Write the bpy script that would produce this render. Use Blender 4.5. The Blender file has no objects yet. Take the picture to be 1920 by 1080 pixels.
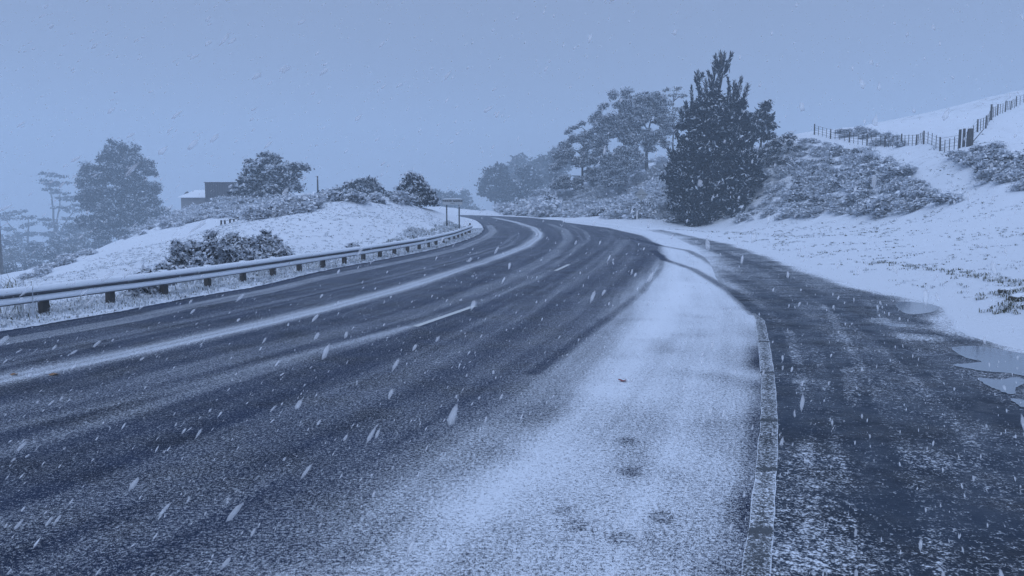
import bpy, math, random
import numpy as np
from mathutils import Vector, Matrix

# ------------------------------------------------------------------ camera, world, sun, exposure
sc = bpy.context.scene
COL = sc.collection
CAM_H = 2.4
FPX = 1493.33            # focal length in pixels of the 1920 px wide photograph
PITCH = math.atan(150.0 / FPX)
cam_d = bpy.data.cameras.new("camera"); cam_d.lens = 28.0; cam_d.sensor_width = 36.0
cam_d.clip_start = 0.05; cam_d.clip_end = 3000
cam = bpy.data.objects.new("camera", cam_d); COL.objects.link(cam)
cam.location = (0, 0, CAM_H); cam.rotation_euler = (math.pi / 2 - PITCH, 0, 0)
sc.camera = cam

SUN_EL, SUN_AZ = math.radians(40), math.radians(200)
world = bpy.data.worlds.new("World"); sc.world = world; world.use_nodes = True
nt = world.node_tree; nt.nodes.clear()
w_out = nt.nodes.new("ShaderNodeOutputWorld")
sky = nt.nodes.new("ShaderNodeTexSky"); sky.sky_type = 'NISHITA'; sky.sun_disc = False
sky.sun_elevation = SUN_EL; sky.sun_rotation = SUN_AZ; sky.dust_density = 4; sky.altitude = 500
b1 = nt.nodes.new("ShaderNodeBackground"); b1.inputs[1].default_value = 0.06
nt.links.new(sky.outputs[0], b1.inputs[0])
tc = nt.nodes.new("ShaderNodeTexCoord"); sx = nt.nodes.new("ShaderNodeSeparateXYZ")
nt.links.new(tc.outputs["Generated"], sx.inputs[0])
ramp = nt.nodes.new("ShaderNodeValToRGB")      # heavy cloud deck, brighter overhead
e = ramp.color_ramp.elements
e[0].position = 0.0;  e[0].color = (0.184, 0.236, 0.366, 1)
e[1].position = 1.0;  e[1].color = (0.52, 0.65, 0.95, 1)
m_ = ramp.color_ramp.elements.new(0.16); m_.color = (0.182, 0.234, 0.364, 1)
m_ = ramp.color_ramp.elements.new(0.34); m_.color = (0.190, 0.244, 0.376, 1)
m_ = ramp.color_ramp.elements.new(0.55); m_.color = (0.34, 0.46, 0.73, 1)
nt.links.new(sx.outputs[2], ramp.inputs[0])
b2 = nt.nodes.new("ShaderNodeBackground"); b2.inputs[1].default_value = 1.50
nt.links.new(ramp.outputs[0], b2.inputs[0])
mx = nt.nodes.new("ShaderNodeMixShader"); mx.inputs[0].default_value = 0.92
nt.links.new(b1.outputs[0], mx.inputs[1]); nt.links.new(b2.outputs[0], mx.inputs[2])
nt.links.new(mx.outputs[0], w_out.inputs[0])

sd = bpy.data.lights.new("sun", 'SUN'); sd.energy = 0.75; sd.angle = math.radians(25); sd.color = (0.74, 0.85, 1.0)
sun = bpy.data.objects.new("sun", sd); COL.objects.link(sun)
sun.rotation_euler = (math.pi / 2 - SUN_EL, 0, math.pi - SUN_AZ)

sc.view_settings.view_transform = 'Standard'; sc.view_settings.look = 'None'
sc.view_settings.exposure = -0.20; sc.view_settings.gamma = 1.0; sc.view_settings.use_curve_mapping = False
sc.render.engine = 'CYCLES'
sc.cycles.max_bounces = 8; sc.cycles.volume_bounces = 2; sc.cycles.transparent_max_bounces = 24
sc.cycles.use_denoising = True

# ------------------------------------------------------------------ helpers
def rng(s): return np.random.default_rng(s)
cth, sth = math.cos(PITCH), math.sin(PITCH)
def ray(px, py):
    a = (px - 960) / FPX; b = (540 - py) / FPX
    d = np.array([a, cth + b * sth, -sth + b * cth]); return d / d[1]
def P(px, py, Y):
    d = ray(px, py); return np.array([d[0] * Y, Y, CAM_H + d[2] * Y])
def sstep(a, b, x):
    t = np.clip((np.asarray(x, float) - a) / (b - a), 0, 1); return t * t * (3 - 2 * t)
def zr(Y):
    Y = np.asarray(Y, float)
    return 1.3 * sstep(25, 125, Y) - np.where(Y > 125, (np.clip(Y, 125, 400) - 125) ** 2 / 1400.0, 0)
def G(px, py):
    d = ray(px, py); Ys = np.linspace(1.5, 126, 6000)
    below = (CAM_H + d[2] * Ys) <= zr(Ys)
    Y = Ys[np.argmax(below)] if below.any() else 125.0
    return np.array([d[0] * Y, Y, float(zr(Y))])
def smooth_noise(x, y, s, seed=0):
    r = rng(seed); out = 0
    for k in range(5):
        a = r.uniform(0, 6.28); f = s * r.uniform(0.6, 1.7); ph = r.uniform(0, 6.28)
        out = out + np.sin((x * math.cos(a) + y * math.sin(a)) * f + ph + 1.3 * np.sin((y * math.cos(a) - x * math.sin(a)) * f * 0.7 + ph * 2))
    return out / 5

def mk(name, V, F, mat=None, parent=None, attrs=None, smooth=False, fattrs=None):
    V = np.asarray(V, np.float32); me = bpy.data.meshes.new(name)
    if isinstance(F, np.ndarray):
        n, k = F.shape
        me.vertices.add(len(V)); me.vertices.foreach_set("co", V.ravel())
        me.loops.add(n * k); me.loops.foreach_set("vertex_index", F.astype(np.int32).ravel())
        me.polygons.add(n); me.polygons.foreach_set("loop_start", np.arange(0, n * k, k, dtype=np.int32))
        me.polygons.foreach_set("loop_total", np.full(n, k, np.int32))
        me.update(calc_edges=True)
    else:
        me.from_pydata([tuple(map(float, v)) for v in V], [], F); me.update()
    if smooth: me.polygons.foreach_set("use_smooth", np.ones(len(me.polygons), bool))
    for k_, a in (attrs or {}).items():
        at = me.attributes.new(k_, 'FLOAT', 'POINT'); at.data.foreach_set("value", np.asarray(a, np.float32))
    for k_, a in (fattrs or {}).items():
        at = me.attributes.new(k_, 'FLOAT', 'FACE'); at.data.foreach_set("value", np.asarray(a, np.float32))
    if mat: me.materials.append(mat)
    o = bpy.data.objects.new(name, me); COL.objects.link(o)
    if parent: o.parent = parent
    return o
def tag(o, label=None, cat=None, group=None, kind=None):
    if label: o["label"] = label
    if cat: o["category"] = cat
    if group: o["group"] = group
    if kind: o["kind"] = kind
    return o
def empty(name, loc=(0, 0, 0), rz=0):
    o = bpy.data.objects.new(name, None); o.empty_display_size = 0.3
    o.location = tuple(map(float, loc)); o.rotation_euler = (0, 0, rz); COL.objects.link(o); return o
class MB:
    def __init__(s): s.V = []; s.F = []; s.n = 0
    def add(s, V, F):
        V = np.asarray(V, float); s.V.append(V); s.F += [tuple(int(i) + s.n for i in f) for f in F]; s.n += len(V)
    def box(s, c, d, rz=0, taper=1.0):
        x, y, z = np.array(d) / 2
        v = np.array([[-x, -y, -z], [x, -y, -z], [x, y, -z], [-x, y, -z], [-x * taper, -y * taper, z], [x * taper, -y * taper, z], [x * taper, y * taper, z], [-x * taper, y * taper, z]])
        R = np.array([[math.cos(rz), -math.sin(rz), 0], [math.sin(rz), math.cos(rz), 0], [0, 0, 1]])
        s.add(v @ R.T + np.array(c), [(0, 3, 2, 1), (4, 5, 6, 7), (0, 1, 5, 4), (1, 2, 6, 5), (2, 3, 7, 6), (3, 0, 4, 7)])
    def tube(s, pts, rad, n=7, cap=True):
        pts = np.asarray(pts, float); rad = np.broadcast_to(rad, (len(pts),))
        T = np.gradient(pts, axis=0); T /= np.linalg.norm(T, axis=1, keepdims=True) + 1e-9
        ref = np.array([0.31, 0.95, 0.02]) if abs(T[0][2]) > .6 else np.array([0.02, 0.1, 1.0])
        a = np.linspace(0, 2 * math.pi, n, endpoint=False); V = []
        for p, t, r in zip(pts, T, rad):
            u = np.cross(t, ref); u /= np.linalg.norm(u) + 1e-9; w = np.cross(t, u)
            V.append(p + r * (np.cos(a)[:, None] * u + np.sin(a)[:, None] * w))
        F = []
        for i in range(len(pts) - 1):
            for j in range(n):
                F.append((i * n + j, i * n + (j + 1) % n, (i + 1) * n + (j + 1) % n, (i + 1) * n + j))
        if cap: F += [tuple(range(n))[::-1], tuple((len(pts) - 1) * n + j for j in range(n))]
        s.add(np.concatenate(V), F)
    def build(s, name, mat, parent=None, smooth=False):
        return mk(name, np.concatenate(s.V), s.F, mat, parent, smooth=smooth)

# ------------------------------------------------------------------ materials
def newmat(name):
    m = bpy.data.materials.new(name); m.use_nodes = True; t = m.node_tree
    return m, t, t.nodes["Principled BSDF"]
def N(t, typ, **kw):
    n = t.nodes.new(typ)
    for k, v in kw.items(): setattr(n, k, v)
    return n
def noise(t, scale, detail=4, rough=0.6, vec=None, stretch=None, dist=0.0):
    n = N(t, "ShaderNodeTexNoise"); n.inputs["Scale"].default_value = scale; n.inputs["Detail"].default_value = detail
    n.inputs["Roughness"].default_value = rough; n.inputs["Distortion"].default_value = dist
    g = N(t, "ShaderNodeNewGeometry"); src = g.outputs["Position"]
    if stretch:
        mp = N(t, "ShaderNodeMapping"); mp.inputs["Scale"].default_value = stretch[:3]
        if len(stretch) > 3: mp.inputs["Rotation"].default_value = (0, 0, stretch[3])
        t.links.new(src, mp.inputs[0]); src = mp.outputs[0]
    t.links.new(src, n.inputs["Vector"]); return n.outputs["Fac"]
def math_(t, op, a, b=None, clamp=False):
    n = N(t, "ShaderNodeMath", operation=op, use_clamp=clamp)
    for i, v in enumerate((a, b)):
        if v is None: continue
        if isinstance(v, (int, float)): n.inputs[i].default_value = v
        else: t.links.new(v, n.inputs[i])
    return n.outputs[0]
def mapr(t, v, a, b, c=0.0, d=1.0, smooth=True):
    n = N(t, "ShaderNodeMapRange"); n.interpolation_type = 'SMOOTHSTEP' if smooth else 'LINEAR'
    n.inputs[1].default_value = a; n.inputs[2].default_value = b; n.inputs[3].default_value = c; n.inputs[4].default_value = d
    t.links.new(v, n.inputs[0]); return n.outputs[0]
def mixc(t, f, a, b):
    n = N(t, "ShaderNodeMix", data_type='RGBA')
    if isinstance(f, float): n.inputs[0].default_value = f
    else: t.links.new(f, n.inputs[0])
    for i, v in ((6, a), (7, b)):
        if isinstance(v, tuple): n.inputs[i].default_value = (*v, 1)
        else: t.links.new(v, n.inputs[i])
    return n.outputs[2]
def attr(t, name):
    n = N(t, "ShaderNodeAttribute"); n.attribute_name = name; return n.outputs["Fac"]
def bump(t, bs, h, dist, strength=1.0):
    b = N(t, "ShaderNodeBump"); b.inputs["Distance"].default_value = dist; b.inputs["Strength"].default_value = strength
    t.links.new(h, b.inputs["Height"]); t.links.new(b.outputs[0], bs.inputs["Normal"])

SNOW = (0.80, 0.84, 0.90)

def snow_over(name, base_a, base_b, rough, stretch, grain=34, contrast=0.28, wet=0.3, lat=False, samp=.45, top=1.0, spec=.05):
    """hard surface partly covered with loose snow; the 'cov' attribute says how much lies where"""
    m, t, bs = newmat(name)
    fine = noise(t, grain, 5, 0.72, stretch=(1, 1, 1))
    fine2 = noise(t, grain * 3.1, 3, 0.6)
    if lat:
        cx_ = N(t, "ShaderNodeCombineXYZ"); g_ = N(t, "ShaderNodeNewGeometry"); s_ = N(t, "ShaderNodeSeparateXYZ"); t.links.new(g_.outputs["Position"], s_.inputs[0])
        t.links.new(math_(t, 'MULTIPLY', attr(t, "lat"), 2.6), cx_.inputs[0]); t.links.new(math_(t, 'MULTIPLY', s_.outputs[1], 0.07), cx_.inputs[1])
        n_ = N(t, "ShaderNodeTexNoise"); n_.inputs["Scale"].default_value = 1.0; n_.inputs["Detail"].default_value = 5; n_.inputs["Roughness"].default_value = .65
        t.links.new(cx_.outputs[0], n_.inputs["Vector"]); strk = n_.outputs["Fac"]
    else: strk = noise(t, 1.0, 4, 0.6, stretch=stretch)
    patch = noise(t, 0.55, 3, 0.55)
    cov = attr(t, "cov")
    coarse = noise(t, grain * .33, 3, 0.6)
    s = math_(t, 'ADD', math_(t, 'MULTIPLY', fine, 0.47), math_(t, 'MULTIPLY', fine2, 0.43))
    s = math_(t, 'ADD', s, math_(t, 'MULTIPLY', coarse, 0.10))
    s = mapr(t, s, 0.37, 0.63, -.1, 1.1, smooth=False)
    k = math_(t, 'ADD', cov, math_(t, 'MULTIPLY', math_(t, 'SUBTRACT', strk, 0.5), samp))
    k = math_(t, 'ADD', k, math_(t, 'MULTIPLY', math_(t, 'SUBTRACT', patch, 0.5), 0.22))
    f = math_(t, 'SUBTRACT', math_(t, 'ADD', s, k), 1.0)
    f = mapr(t, f, -contrast, contrast + .04, 0, top)
    agg = noise(t, 60, 3, 0.7)
    base = mixc(t, agg, base_a, base_b)
    blot = noise(t, 0.9, 4, 0.6)
    base = mixc(t, mapr(t, blot, 0.4, 0.7), base, tuple(c * 0.62 for c in base_a))
    col = mixc(t, f, base, SNOW)
    t.links.new(col, bs.inputs["Base Color"])
    rw = mapr(t, noise(t, 1.7, 4, 0.6), 0.35, 0.65, wet, rough)
    rr = N(t, "ShaderNodeMix", data_type='FLOAT'); t.links.new(f, rr.inputs[0]); t.links.new(rw, rr.inputs[2]); rr.inputs[3].default_value = 0.8
    t.links.new(rr.outputs[0], bs.inputs["Roughness"])
    bs.inputs["Specular IOR Level"].default_value = spec
    h = math_(t, 'ADD', math_(t, 'MULTIPLY', fine, 0.7), math_(t, 'MULTIPLY', f, 0.5))
    bump(t, bs, h, 0.02, 0.8)
    return m
M = {}
M["road"] = snow_over("asphalt with snow", (0.006, 0.013, 0.036), (0.020, 0.036, 0.082), 0.55, (1.5, 0.05, 1, 0.0), wet=0.45, lat=True)
M["layby"] = snow_over("wet worn lay-by seal", (0.008, 0.016, 0.032), (0.030, 0.048, 0.078), 0.5, (0.35, 0.9, 1, 0.25), grain=15, wet=0.25, spec=.10)
M["kerb"] = snow_over("concrete kerb", (0.06, 0.07, 0.08), (0.13, 0.14, 0.15), 0.8, (1.2, 1.2, 1, 0), grain=22, wet=0.6)

m, t, bs = newmat("snowy grassland"); M["ground"] = m
bare = attr(t, "bare")
g1 = noise(t, 5.0, 6, 0.75, stretch=(0.8, 1.3, 1)); g2 = noise(t, 0.9, 4, 0.6); g3 = noise(t, 22, 4, 0.7)
k = math_(t, 'ADD', math_(t, 'MULTIPLY', g1, 0.55), math_(t, 'MULTIPLY', g3, 0.45))
k = math_(t, 'ADD', k, math_(t, 'MULTIPLY', math_(t, 'SUBTRACT', g2, 0.5), 0.75))
k = math_(t, 'ADD', k, math_(t, 'MULTIPLY', bare, 0.30))
f = mapr(t, k, 0.64, 0.88, 0, .8)
grass = mixc(t, noise(t, 9, 3, 0.6), (0.035, 0.045, 0.03), (0.11, 0.11, 0.085))
t.links.new(mixc(t, f, SNOW, grass), bs.inputs["Base Color"]); bs.inputs["Roughness"].default_value = 0.85
bs.inputs["Specular IOR Level"].default_value = 0.2
bump(t, bs, math_(t, 'ADD', g1, math_(t, 'MULTIPLY', g3, 0.5)), 0.10, 0.7)

def foliage_mat(name, dark, light, rough=0.7):
    m, t, bs = newmat(name)
    col = mixc(t, noise(t, 1.2, 3, 0.6), dark, light)
    t.links.new(mixc(t, attr(t, "snow"), col, SNOW), bs.inputs["Base Color"])
    bs.inputs["Roughness"].default_value = rough; bs.inputs["Specular IOR Level"].default_value = 0.03
    return m
M["pine"] = foliage_mat("pine needles", (0.006, 0.013, 0.024), (0.018, 0.032, 0.044))
M["leaf"] = foliage_mat("evergreen leaves", (0.014, 0.024, 0.038), (0.036, 0.050, 0.064))
M["bush"] = foliage_mat("shrub leaves", (0.007, 0.013, 0.022), (0.024, 0.032, 0.038))
M["pale"] = foliage_mat("frosted twigs", (0.08, 0.085, 0.085), (0.17, 0.17, 0.16))
M["grass"] = foliage_mat("long grass", (0.05, 0.06, 0.035), (0.15, 0.14, 0.09))

def simple(name, a, b, sc_=6, rough=0.7, metal=0.0, snowtop=0.0, bumpd=0.0, stretch=None):
    m, t, bs = newmat(name)
    c = mixc(t, noise(t, sc_, 4, 0.6, stretch=stretch), a, b)
    if snowtop > 0:
        g = N(t, "ShaderNodeNewGeometry"); s = N(t, "ShaderNodeSeparateXYZ"); t.links.new(g.outputs["Normal"], s.inputs[0])
        u = math_(t, 'ADD', s.outputs[2], math_(t, 'MULTIPLY', math_(t, 'SUBTRACT', noise(t, 14, 4, 0.7), 0.5), 0.9))
        c = mixc(t, mapr(t, u, snowtop - 0.12, snowtop + 0.12), c, SNOW)
    t.links.new(c, bs.inputs["Base Color"]); bs.inputs["Roughness"].default_value = rough; bs.inputs["Metallic"].default_value = metal
    if bumpd: bump(t, bs, noise(t, sc_ * 2, 4, 0.7, stretch=stretch), bumpd)
    return m
M["bark"] = simple("bark", (0.035, 0.032, 0.030), (0.09, 0.08, 0.072), 5, 0.9, bumpd=0.03, stretch=(1, 1, 0.25))
M["snow"] = simple("lying snow", (0.78, 0.82, 0.88), (0.83, 0.87, 0.92), 8, 0.8, bumpd=0.015)
M["steel"] = simple("weathered galvanised steel", (0.05, 0.056, 0.07), (0.11, 0.12, 0.14), 9, 0.6, 0.0, snowtop=0.45)
M["timber"] = simple("weathered timber", (0.035, 0.032, 0.03), (0.08, 0.07, 0.062), 14, 0.85, snowtop=0.8, bumpd=0.01, stretch=(1, 1, 0.2))
M["greypost"] = simple("dark painted post", (0.05, 0.055, 0.065), (0.08, 0.085, 0.095), 14, 0.6)
M["wire"] = simple("fence wire", (0.10, 0.10, 0.11), (0.16, 0.16, 0.17), 20, 0.5, 0.6)
M["signface"] = simple("frosted sign face", (0.34, 0.36, 0.38), (0.50, 0.52, 0.54), 3, 0.6)
M["letter"] = simple("black lettering", (0.02, 0.02, 0.022), (0.03, 0.03, 0.03), 20, 0.6)
M["diamond"] = simple("faded frosted diamond panel", (0.30, 0.31, 0.30), (0.45, 0.46, 0.46), 6, 0.6)
M["whitepost"] = simple("white plastic", (0.70, 0.70, 0.70), (0.78, 0.78, 0.78), 10, 0.5)
M["wall"] = simple("dark wall boards", (0.05, 0.052, 0.058), (0.085, 0.085, 0.095), 4, 0.8, stretch=(4, 4, 0.3))
M["wallpale"] = simple("pale wall boards", (0.16, 0.16, 0.17), (0.22, 0.22, 0.23), 4, 0.8)
M["paint"] = simple("white road paint", (0.42, 0.43, 0.42), (0.72, 0.73, 0.72), 22, 0.6)
M["red"] = simple("wet red leaf", (0.16, 0.02, 0.02), (0.24, 0.04, 0.03), 30, 0.5)
M["orange"] = simple("wet orange leaf", (0.20, 0.11, 0.05), (0.28, 0.16, 0.08), 30, 0.5)
M["rock"] = simple("dark earth clod", (0.03, 0.028, 0.02), (0.07, 0.06, 0.045), 8, 0.9, snowtop=0.75, bumpd=0.03)
m, t, bs = newmat("puddle water"); M["water"] = m
bs.inputs["Base Color"].default_value = (0.16, 0.19, 0.23, 1); bs.inputs["Roughness"].default_value = 0.035
bs.inputs["Specular IOR Level"].default_value = 1.0; bs.inputs["IOR"].default_value = 2.5
bump(t, bs, noise(t, 9, 2, 0.5), 0.004, 0.25)
m, t, bs = newmat("falling flake"); M["flake"] = m
bs.inputs["Base Color"].default_value = (0.88, 0.9, 0.94, 1); bs.inputs["Roughness"].default_value = 0.9
bs.inputs["Alpha"].default_value = 0.42; bs.inputs["Specular IOR Level"].default_value = 0.0

# ------------------------------------------------------------------ road geometry (real distances, metres)
def curve(pix, extra_near, extra_far):
    pts = [(q[0], q[1]) for q in (G(*p) for p in pix)]
    pts = list(extra_near) + sorted(pts, key=lambda q: q[1]) + list(extra_far)
    a = np.array(pts); return a[:, 1], a[:, 0]
def interp(c, Y):
    y, x = c; Y = np.asarray(Y, float)
    w = np.clip(np.abs(Y) * 0.05, .2, 3.5)       # light smoothing so that the curve has no kinks
    return sum(np.interp(Y + k * w, y, x) for k in (-1, -.5, 0, .5, 1)) / 5
cL = curve([(0, 622), (150, 597), (240, 582), (334, 562), (487, 537), (598, 509), (700, 490), (800, 471), (850, 458), (897, 441), (907, 431), (904, 422), (893, 413)],
           [(-19, -16), (-13.6, 2)], [(-6.5, 107), (-10, 117), (-15, 127), (-35, 152), (-70, 175)])
cR = curve([(1391, 1080), (1416, 884), (1425, 800), (1427, 722), (1422, 650), (1415, 590), (1372, 552), (1342, 522), (1333, 495), (1305, 464), (1262, 443), (1197, 428), (1126, 418), (1031, 412)],
           [(-6.2, -16), (-0.6, 0)], [(1.5, 107), (-3, 117), (-8, 127), (-24, 152), (-58, 175)])
cE = curve([(1241, 430), (1292, 440), (1373, 457), (1442, 480), (1527, 512), (1580, 530), (1640, 546), (1700, 559), (1768, 574), (1776, 592), (1790, 622), (1860, 644), (1912, 653), (1990, 672)],
           [(8.0, -16), (9.4, 0), (9.3, 8)], [])
Y_LB = float(cE[0].max())           # the lay-by ends here
def XR(Y):                          # outer right edge of all sealed surface
    Y = np.asarray(Y, float)
    return np.where(Y < Y_LB - 0.5, np.maximum(interp(cE, Y), interp(cR, Y)), interp(cR, Y))
def pl(pix): return np.array([G(*p)[:2] for p in pix])
def dist_pl(x, y, line):
    best = np.full(x.shape, 1e9)
    for a, b in zip(line[:-1], line[1:]):
        d = b - a; L = d @ d + 1e-12
        tt = np.clip(((x - a[0]) * d[0] + (y - a[1]) * d[1]) / L, 0, 1)
        best = np.minimum(best, np.hypot(x - a[0] - tt * d[0], y - a[1] - tt * d[1]))
    return best
def ext(line, n=12.0):              # carry a band on behind the first point
    d = line[0] - line[1]; d /= np.linalg.norm(d); return np.vstack([line[0] + d * n, line])
def band(x, y, line, w, soft, amount):
    return amount * (1 - sstep(w, w + soft, dist_pl(x, y, line)))

bCen = ext(pl([(0, 712), (250, 660), (500, 605), (625, 575), (745, 543), (860, 506), (922, 486), (985, 462), (1008, 445), (1010, 437), (1000, 427), (965, 416), (925, 408)]))
bLane = ext(pl([(0, 847), (250, 772), (425, 715), (625, 655), (770, 614)]))
bLane2 = pl([(890, 574), (960, 543), (1040, 508), (1068, 495), (1125, 465), (1148, 446), (1146, 434), (1120, 424)])
bMid1 = ext(pl([(0, 775), (200, 732), (500, 655), (750, 596), (860, 560), (960, 522), (1035, 478), (1066, 450), (1060, 432), (1030, 420)]))
bMid1b = ext(pl([(0, 800), (200, 757), (500, 680), (720, 625), (860, 580), (960, 538), (1060, 480), (1103, 450), (1098, 434), (1070, 422)]))
bMid2 = ext(pl([(0, 1010), (300, 905), (500, 815), (700, 730), (880, 640), (1035, 550), (1110, 510), (1160, 467), (1172, 450)]))
bMid2b = ext(pl([(0, 1090), (300, 985), (500, 900), (700, 815), (900, 700), (1080, 580), (1150, 520), (1190, 480)]))
bEdge = ext(pl([(0, 642), (150, 616), (240, 600), (334, 578), (487, 549), (598, 522), (700, 501), (800, 481), (860, 466), (910, 446), (925, 434), (918, 423)]))
bW1 = ext(pl([(0, 676), (300, 612), (500, 570), (700, 525), (850, 488), (940, 460), (965, 440)]))
bRid = ext(pl([(700, 1080), (1000, 880), (1180, 680), (1255, 575), (1285, 530)]), 5)
bS = ext(pl([(480, 1080), (720, 930), (910, 800), (1035, 705), (1115, 625), (1170, 560), (1225, 510), (1243, 485), (1238, 460), (1205, 442), (1140, 427), (1060, 417)]), 8)
tr1 = pl([(1225, 470), (1247, 487), (1300, 505), (1338, 527), (1372, 548), (1420, 590)])
tr2 = pl([(1185, 447), (1241, 461), (1290, 470), (1325, 487), (1360, 510), (1420, 545)])
tr3 = pl([(1243, 478), (1238, 505), (1200, 550), (1150, 590), (1080, 640), (1000, 700)])

def loft(name, mat, Ys, xl, xr, n, zoff, covf, label=None, dip=0.0):
    u = np.linspace(0, 1, n)[None, :]
    X = xl[:, None] * (1 - u) + xr[:, None] * u; Yg = np.repeat(Ys[:, None], n, 1)
    Z = zr(Yg) + zoff
    if dip: Z = Z + dip * smooth_noise(X, Yg, 1.3, 5)
    i, j = np.meshgrid(np.arange(len(Ys) - 1), np.arange(n - 1), indexing='ij'); a = (i * n + j).ravel()
    F = np.stack([a, a + 1, a + n + 1, a + n], 1)
    x, y = X.ravel(), Yg.ravel()
    return mk(name, np.stack([x, y, Z.ravel()], 1), F, mat, attrs={"cov": covf(x, y), "lat": (u * 13 + 0 * X).ravel()}, smooth=True)
rows = np.concatenate([np.linspace(-16, 3.6, 30), 3.6 * np.exp(np.arange(1, 600) * 0.00602), np.linspace(134, 175, 14)])
def cov_road(x, y):
    c = np.full(x.shape, 0.225)
    sd = dist_pl(x, y, bS)
    # which side of the snow edge: right side positive
    lineY = bS[:, 1]; o = np.argsort(lineY)
    side = np.where(x > np.interp(y, lineY[o], bS[:, 0][o]), 1.0, -1.0)
    s = side * sd
    wide = np.clip(1.8 - y * 0.03, .35, 1.8)
    ramp_ = sstep(-0.8, .8, s / wide)
    c = c + 0.57 * ramp_
    far = sstep(60, 80, y)
    c = np.where((far > 0) & (s > 0), np.maximum(c, .27 + .5 * sstep(0, .8, s)), c)
    for b, w, so, am in ((bCen, .12, .55, .34), (bCen + [-.13, 0], .02, .12, .10), (bCen + [.15, 0], .02, .12, .16), (bLane, .02, .34, .20), (bLane2, .03, .3, .08), (bMid1, .18, .35, .16), (bMid1b, .06, .22, .12), (bMid2, .08, .5, .14), (bMid2b, .06, .35, .10), (bEdge, .28, .12, .22), (bW1, .04, .2, .14), (bW1 + [.45, 0], .03, .15, .10), (bMid1 + [.9, 0], .02, .15, .08), (bMid2 + [-.5, 0], .03, .15, .09)):
        c = c + band(x, y, b, w, so, am) * (1 - ramp_)
    c = c + band(x, y, bRid, .06, .5, .12) + .10 * sstep(12, 26, y) * ramp_
    kd = np.abs(x - interp(cR, y))            # dark swept margin beside the kerb, thin towards the camera
    near = 1 - sstep(12, 17, y)
    c = c - near * (.34 * (1 - sstep(.02, .28, kd)) + .13 * (1 - sstep(.1, 1.0, kd))) * (.75 + .6 * smooth_noise(x, y, 2.7, 19))
    c = c - (.20 * np.clip(smooth_noise(x, y, 1.3, 11), 0, 1) + .16 * np.clip(smooth_noise(x, y, 3.4, 17), 0, 1)) * ramp_ * (1 - sstep(16, 26, y))
    for fp in ((1180, 885), (1060, 960), (1082, 985), (1176, 828), (1240, 970), (1165, 1010)):
        q = G(*fp); dq = np.hypot(x - q[0], (y - q[1]) * .8); c = c - .24 * np.exp(-((dq - .06) / .045) ** 2)
    c = c - band(x, y, tr1, .06, .22, .46) - band(x, y, tr2, .06, .3, .42) - band(x, y, tr3, .04, .14, .20)
    el = x - interp(cL, y)                    # wet line against the grass
    c = c - .3 * (1 - sstep(.08, .25, el))
    return np.clip(c, 0.0, 1.15)
road = loft("road", M["road"], rows, interp(cL, rows) - .05, interp(cR, rows), 210, 0.0, cov_road)
tag(road, kind="structure")
rl = np.concatenate([np.linspace(-16, 3.6, 20), 3.6 * np.exp(np.arange(1, 480) * (math.log(Y_LB / 3.6) / 480.0))])
sn1 = np.array([[2.9, 8.2], [2.7, 6.3], [2.3, 4.6], [1.7, 2.5]]); sn1[:, 0] += .45
patches = [pl([(1480, 850), (1545, 905), (1540, 990), (1450, 1080)]), pl([(1740, 855), (1770, 870)]), pl([(1460, 700), (1500, 712)]), pl([(1590, 690), (1600, 760)]),
           pl([(1650, 600), (1700, 612)]), pl([(1690, 628), (1730, 634)]), pl([(1500, 912), (1470, 1000)])]
track_l = [pl([(1335, 500), (1450, 560), (1530, 640), (1600, 760), (1660, 1000)]), pl([(1290, 452), (1430, 500), (1560, 570), (1690, 660), (1900, 800)]), pl([(1370, 545), (1440, 620), (1480, 760), (1500, 1000)])]
ruts = [pl([(1480, 620), (1500, 700), (1512, 800), (1516, 920), (1512, 1075)]), pl([(1525, 640), (1560, 760), (1580, 900)]), pl([(1540, 560), (1610, 680), (1700, 860), (1770, 1075)]), pl([(1500, 545), (1640, 640), (1800, 800), (1900, 960)]), pl([(1620, 560), (1720, 660), (1840, 800)])]
def cov_lay(x, y):
    c = np.full(x.shape, .215) + .10 * smooth_noise(x, y, .9, 3) + .08 * smooth_noise(x, y, 2.6, 9)
    c = c + .20 * sstep(20, 34, y) * (0.6 + .5 * smooth_noise(x * .4, y * 2.2, .7, 21))
    c = c - .07 * (1 - sstep(7, 13, y))
    e = XR(y) - x; l = x - interp(cR, y)
    c = c + .5 * (1 - sstep(0.05, .6, e + .3 * smooth_noise(x, y, 2.0, 4)))
    c = c + .35 * (1 - sstep(0, 1.4, l)) * sstep(17, 26, y)
    for b, w, so, am in zip(patches, (.08, .05, .05, .04, .1, .1, .15), (.8, .45, .35, .15, .6, .5, .5), (.25, .26, .24, .24, .26, .28, .10)):
        c = c + band(x, y, b, w, so, am)
    for b in ruts: c = c + band(x, y, b, .015, .13, .20) * (.6 + .6 * smooth_noise(x, y, 3.0, 23))
    for b in track_l: c = c - band(x, y, b, .12, .35, .17)
    c = c - band(x, y, tr1, .10, .16, .2)
    return np.clip(c, 0, 1.1)
lay = loft("lay_by", M["layby"], rl, interp(cR, rl), np.maximum(interp(cE, rl), interp(cR, rl)) + .12, 170, -0.004, cov_lay, dip=0.0)
tag(lay, kind="structure")

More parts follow.
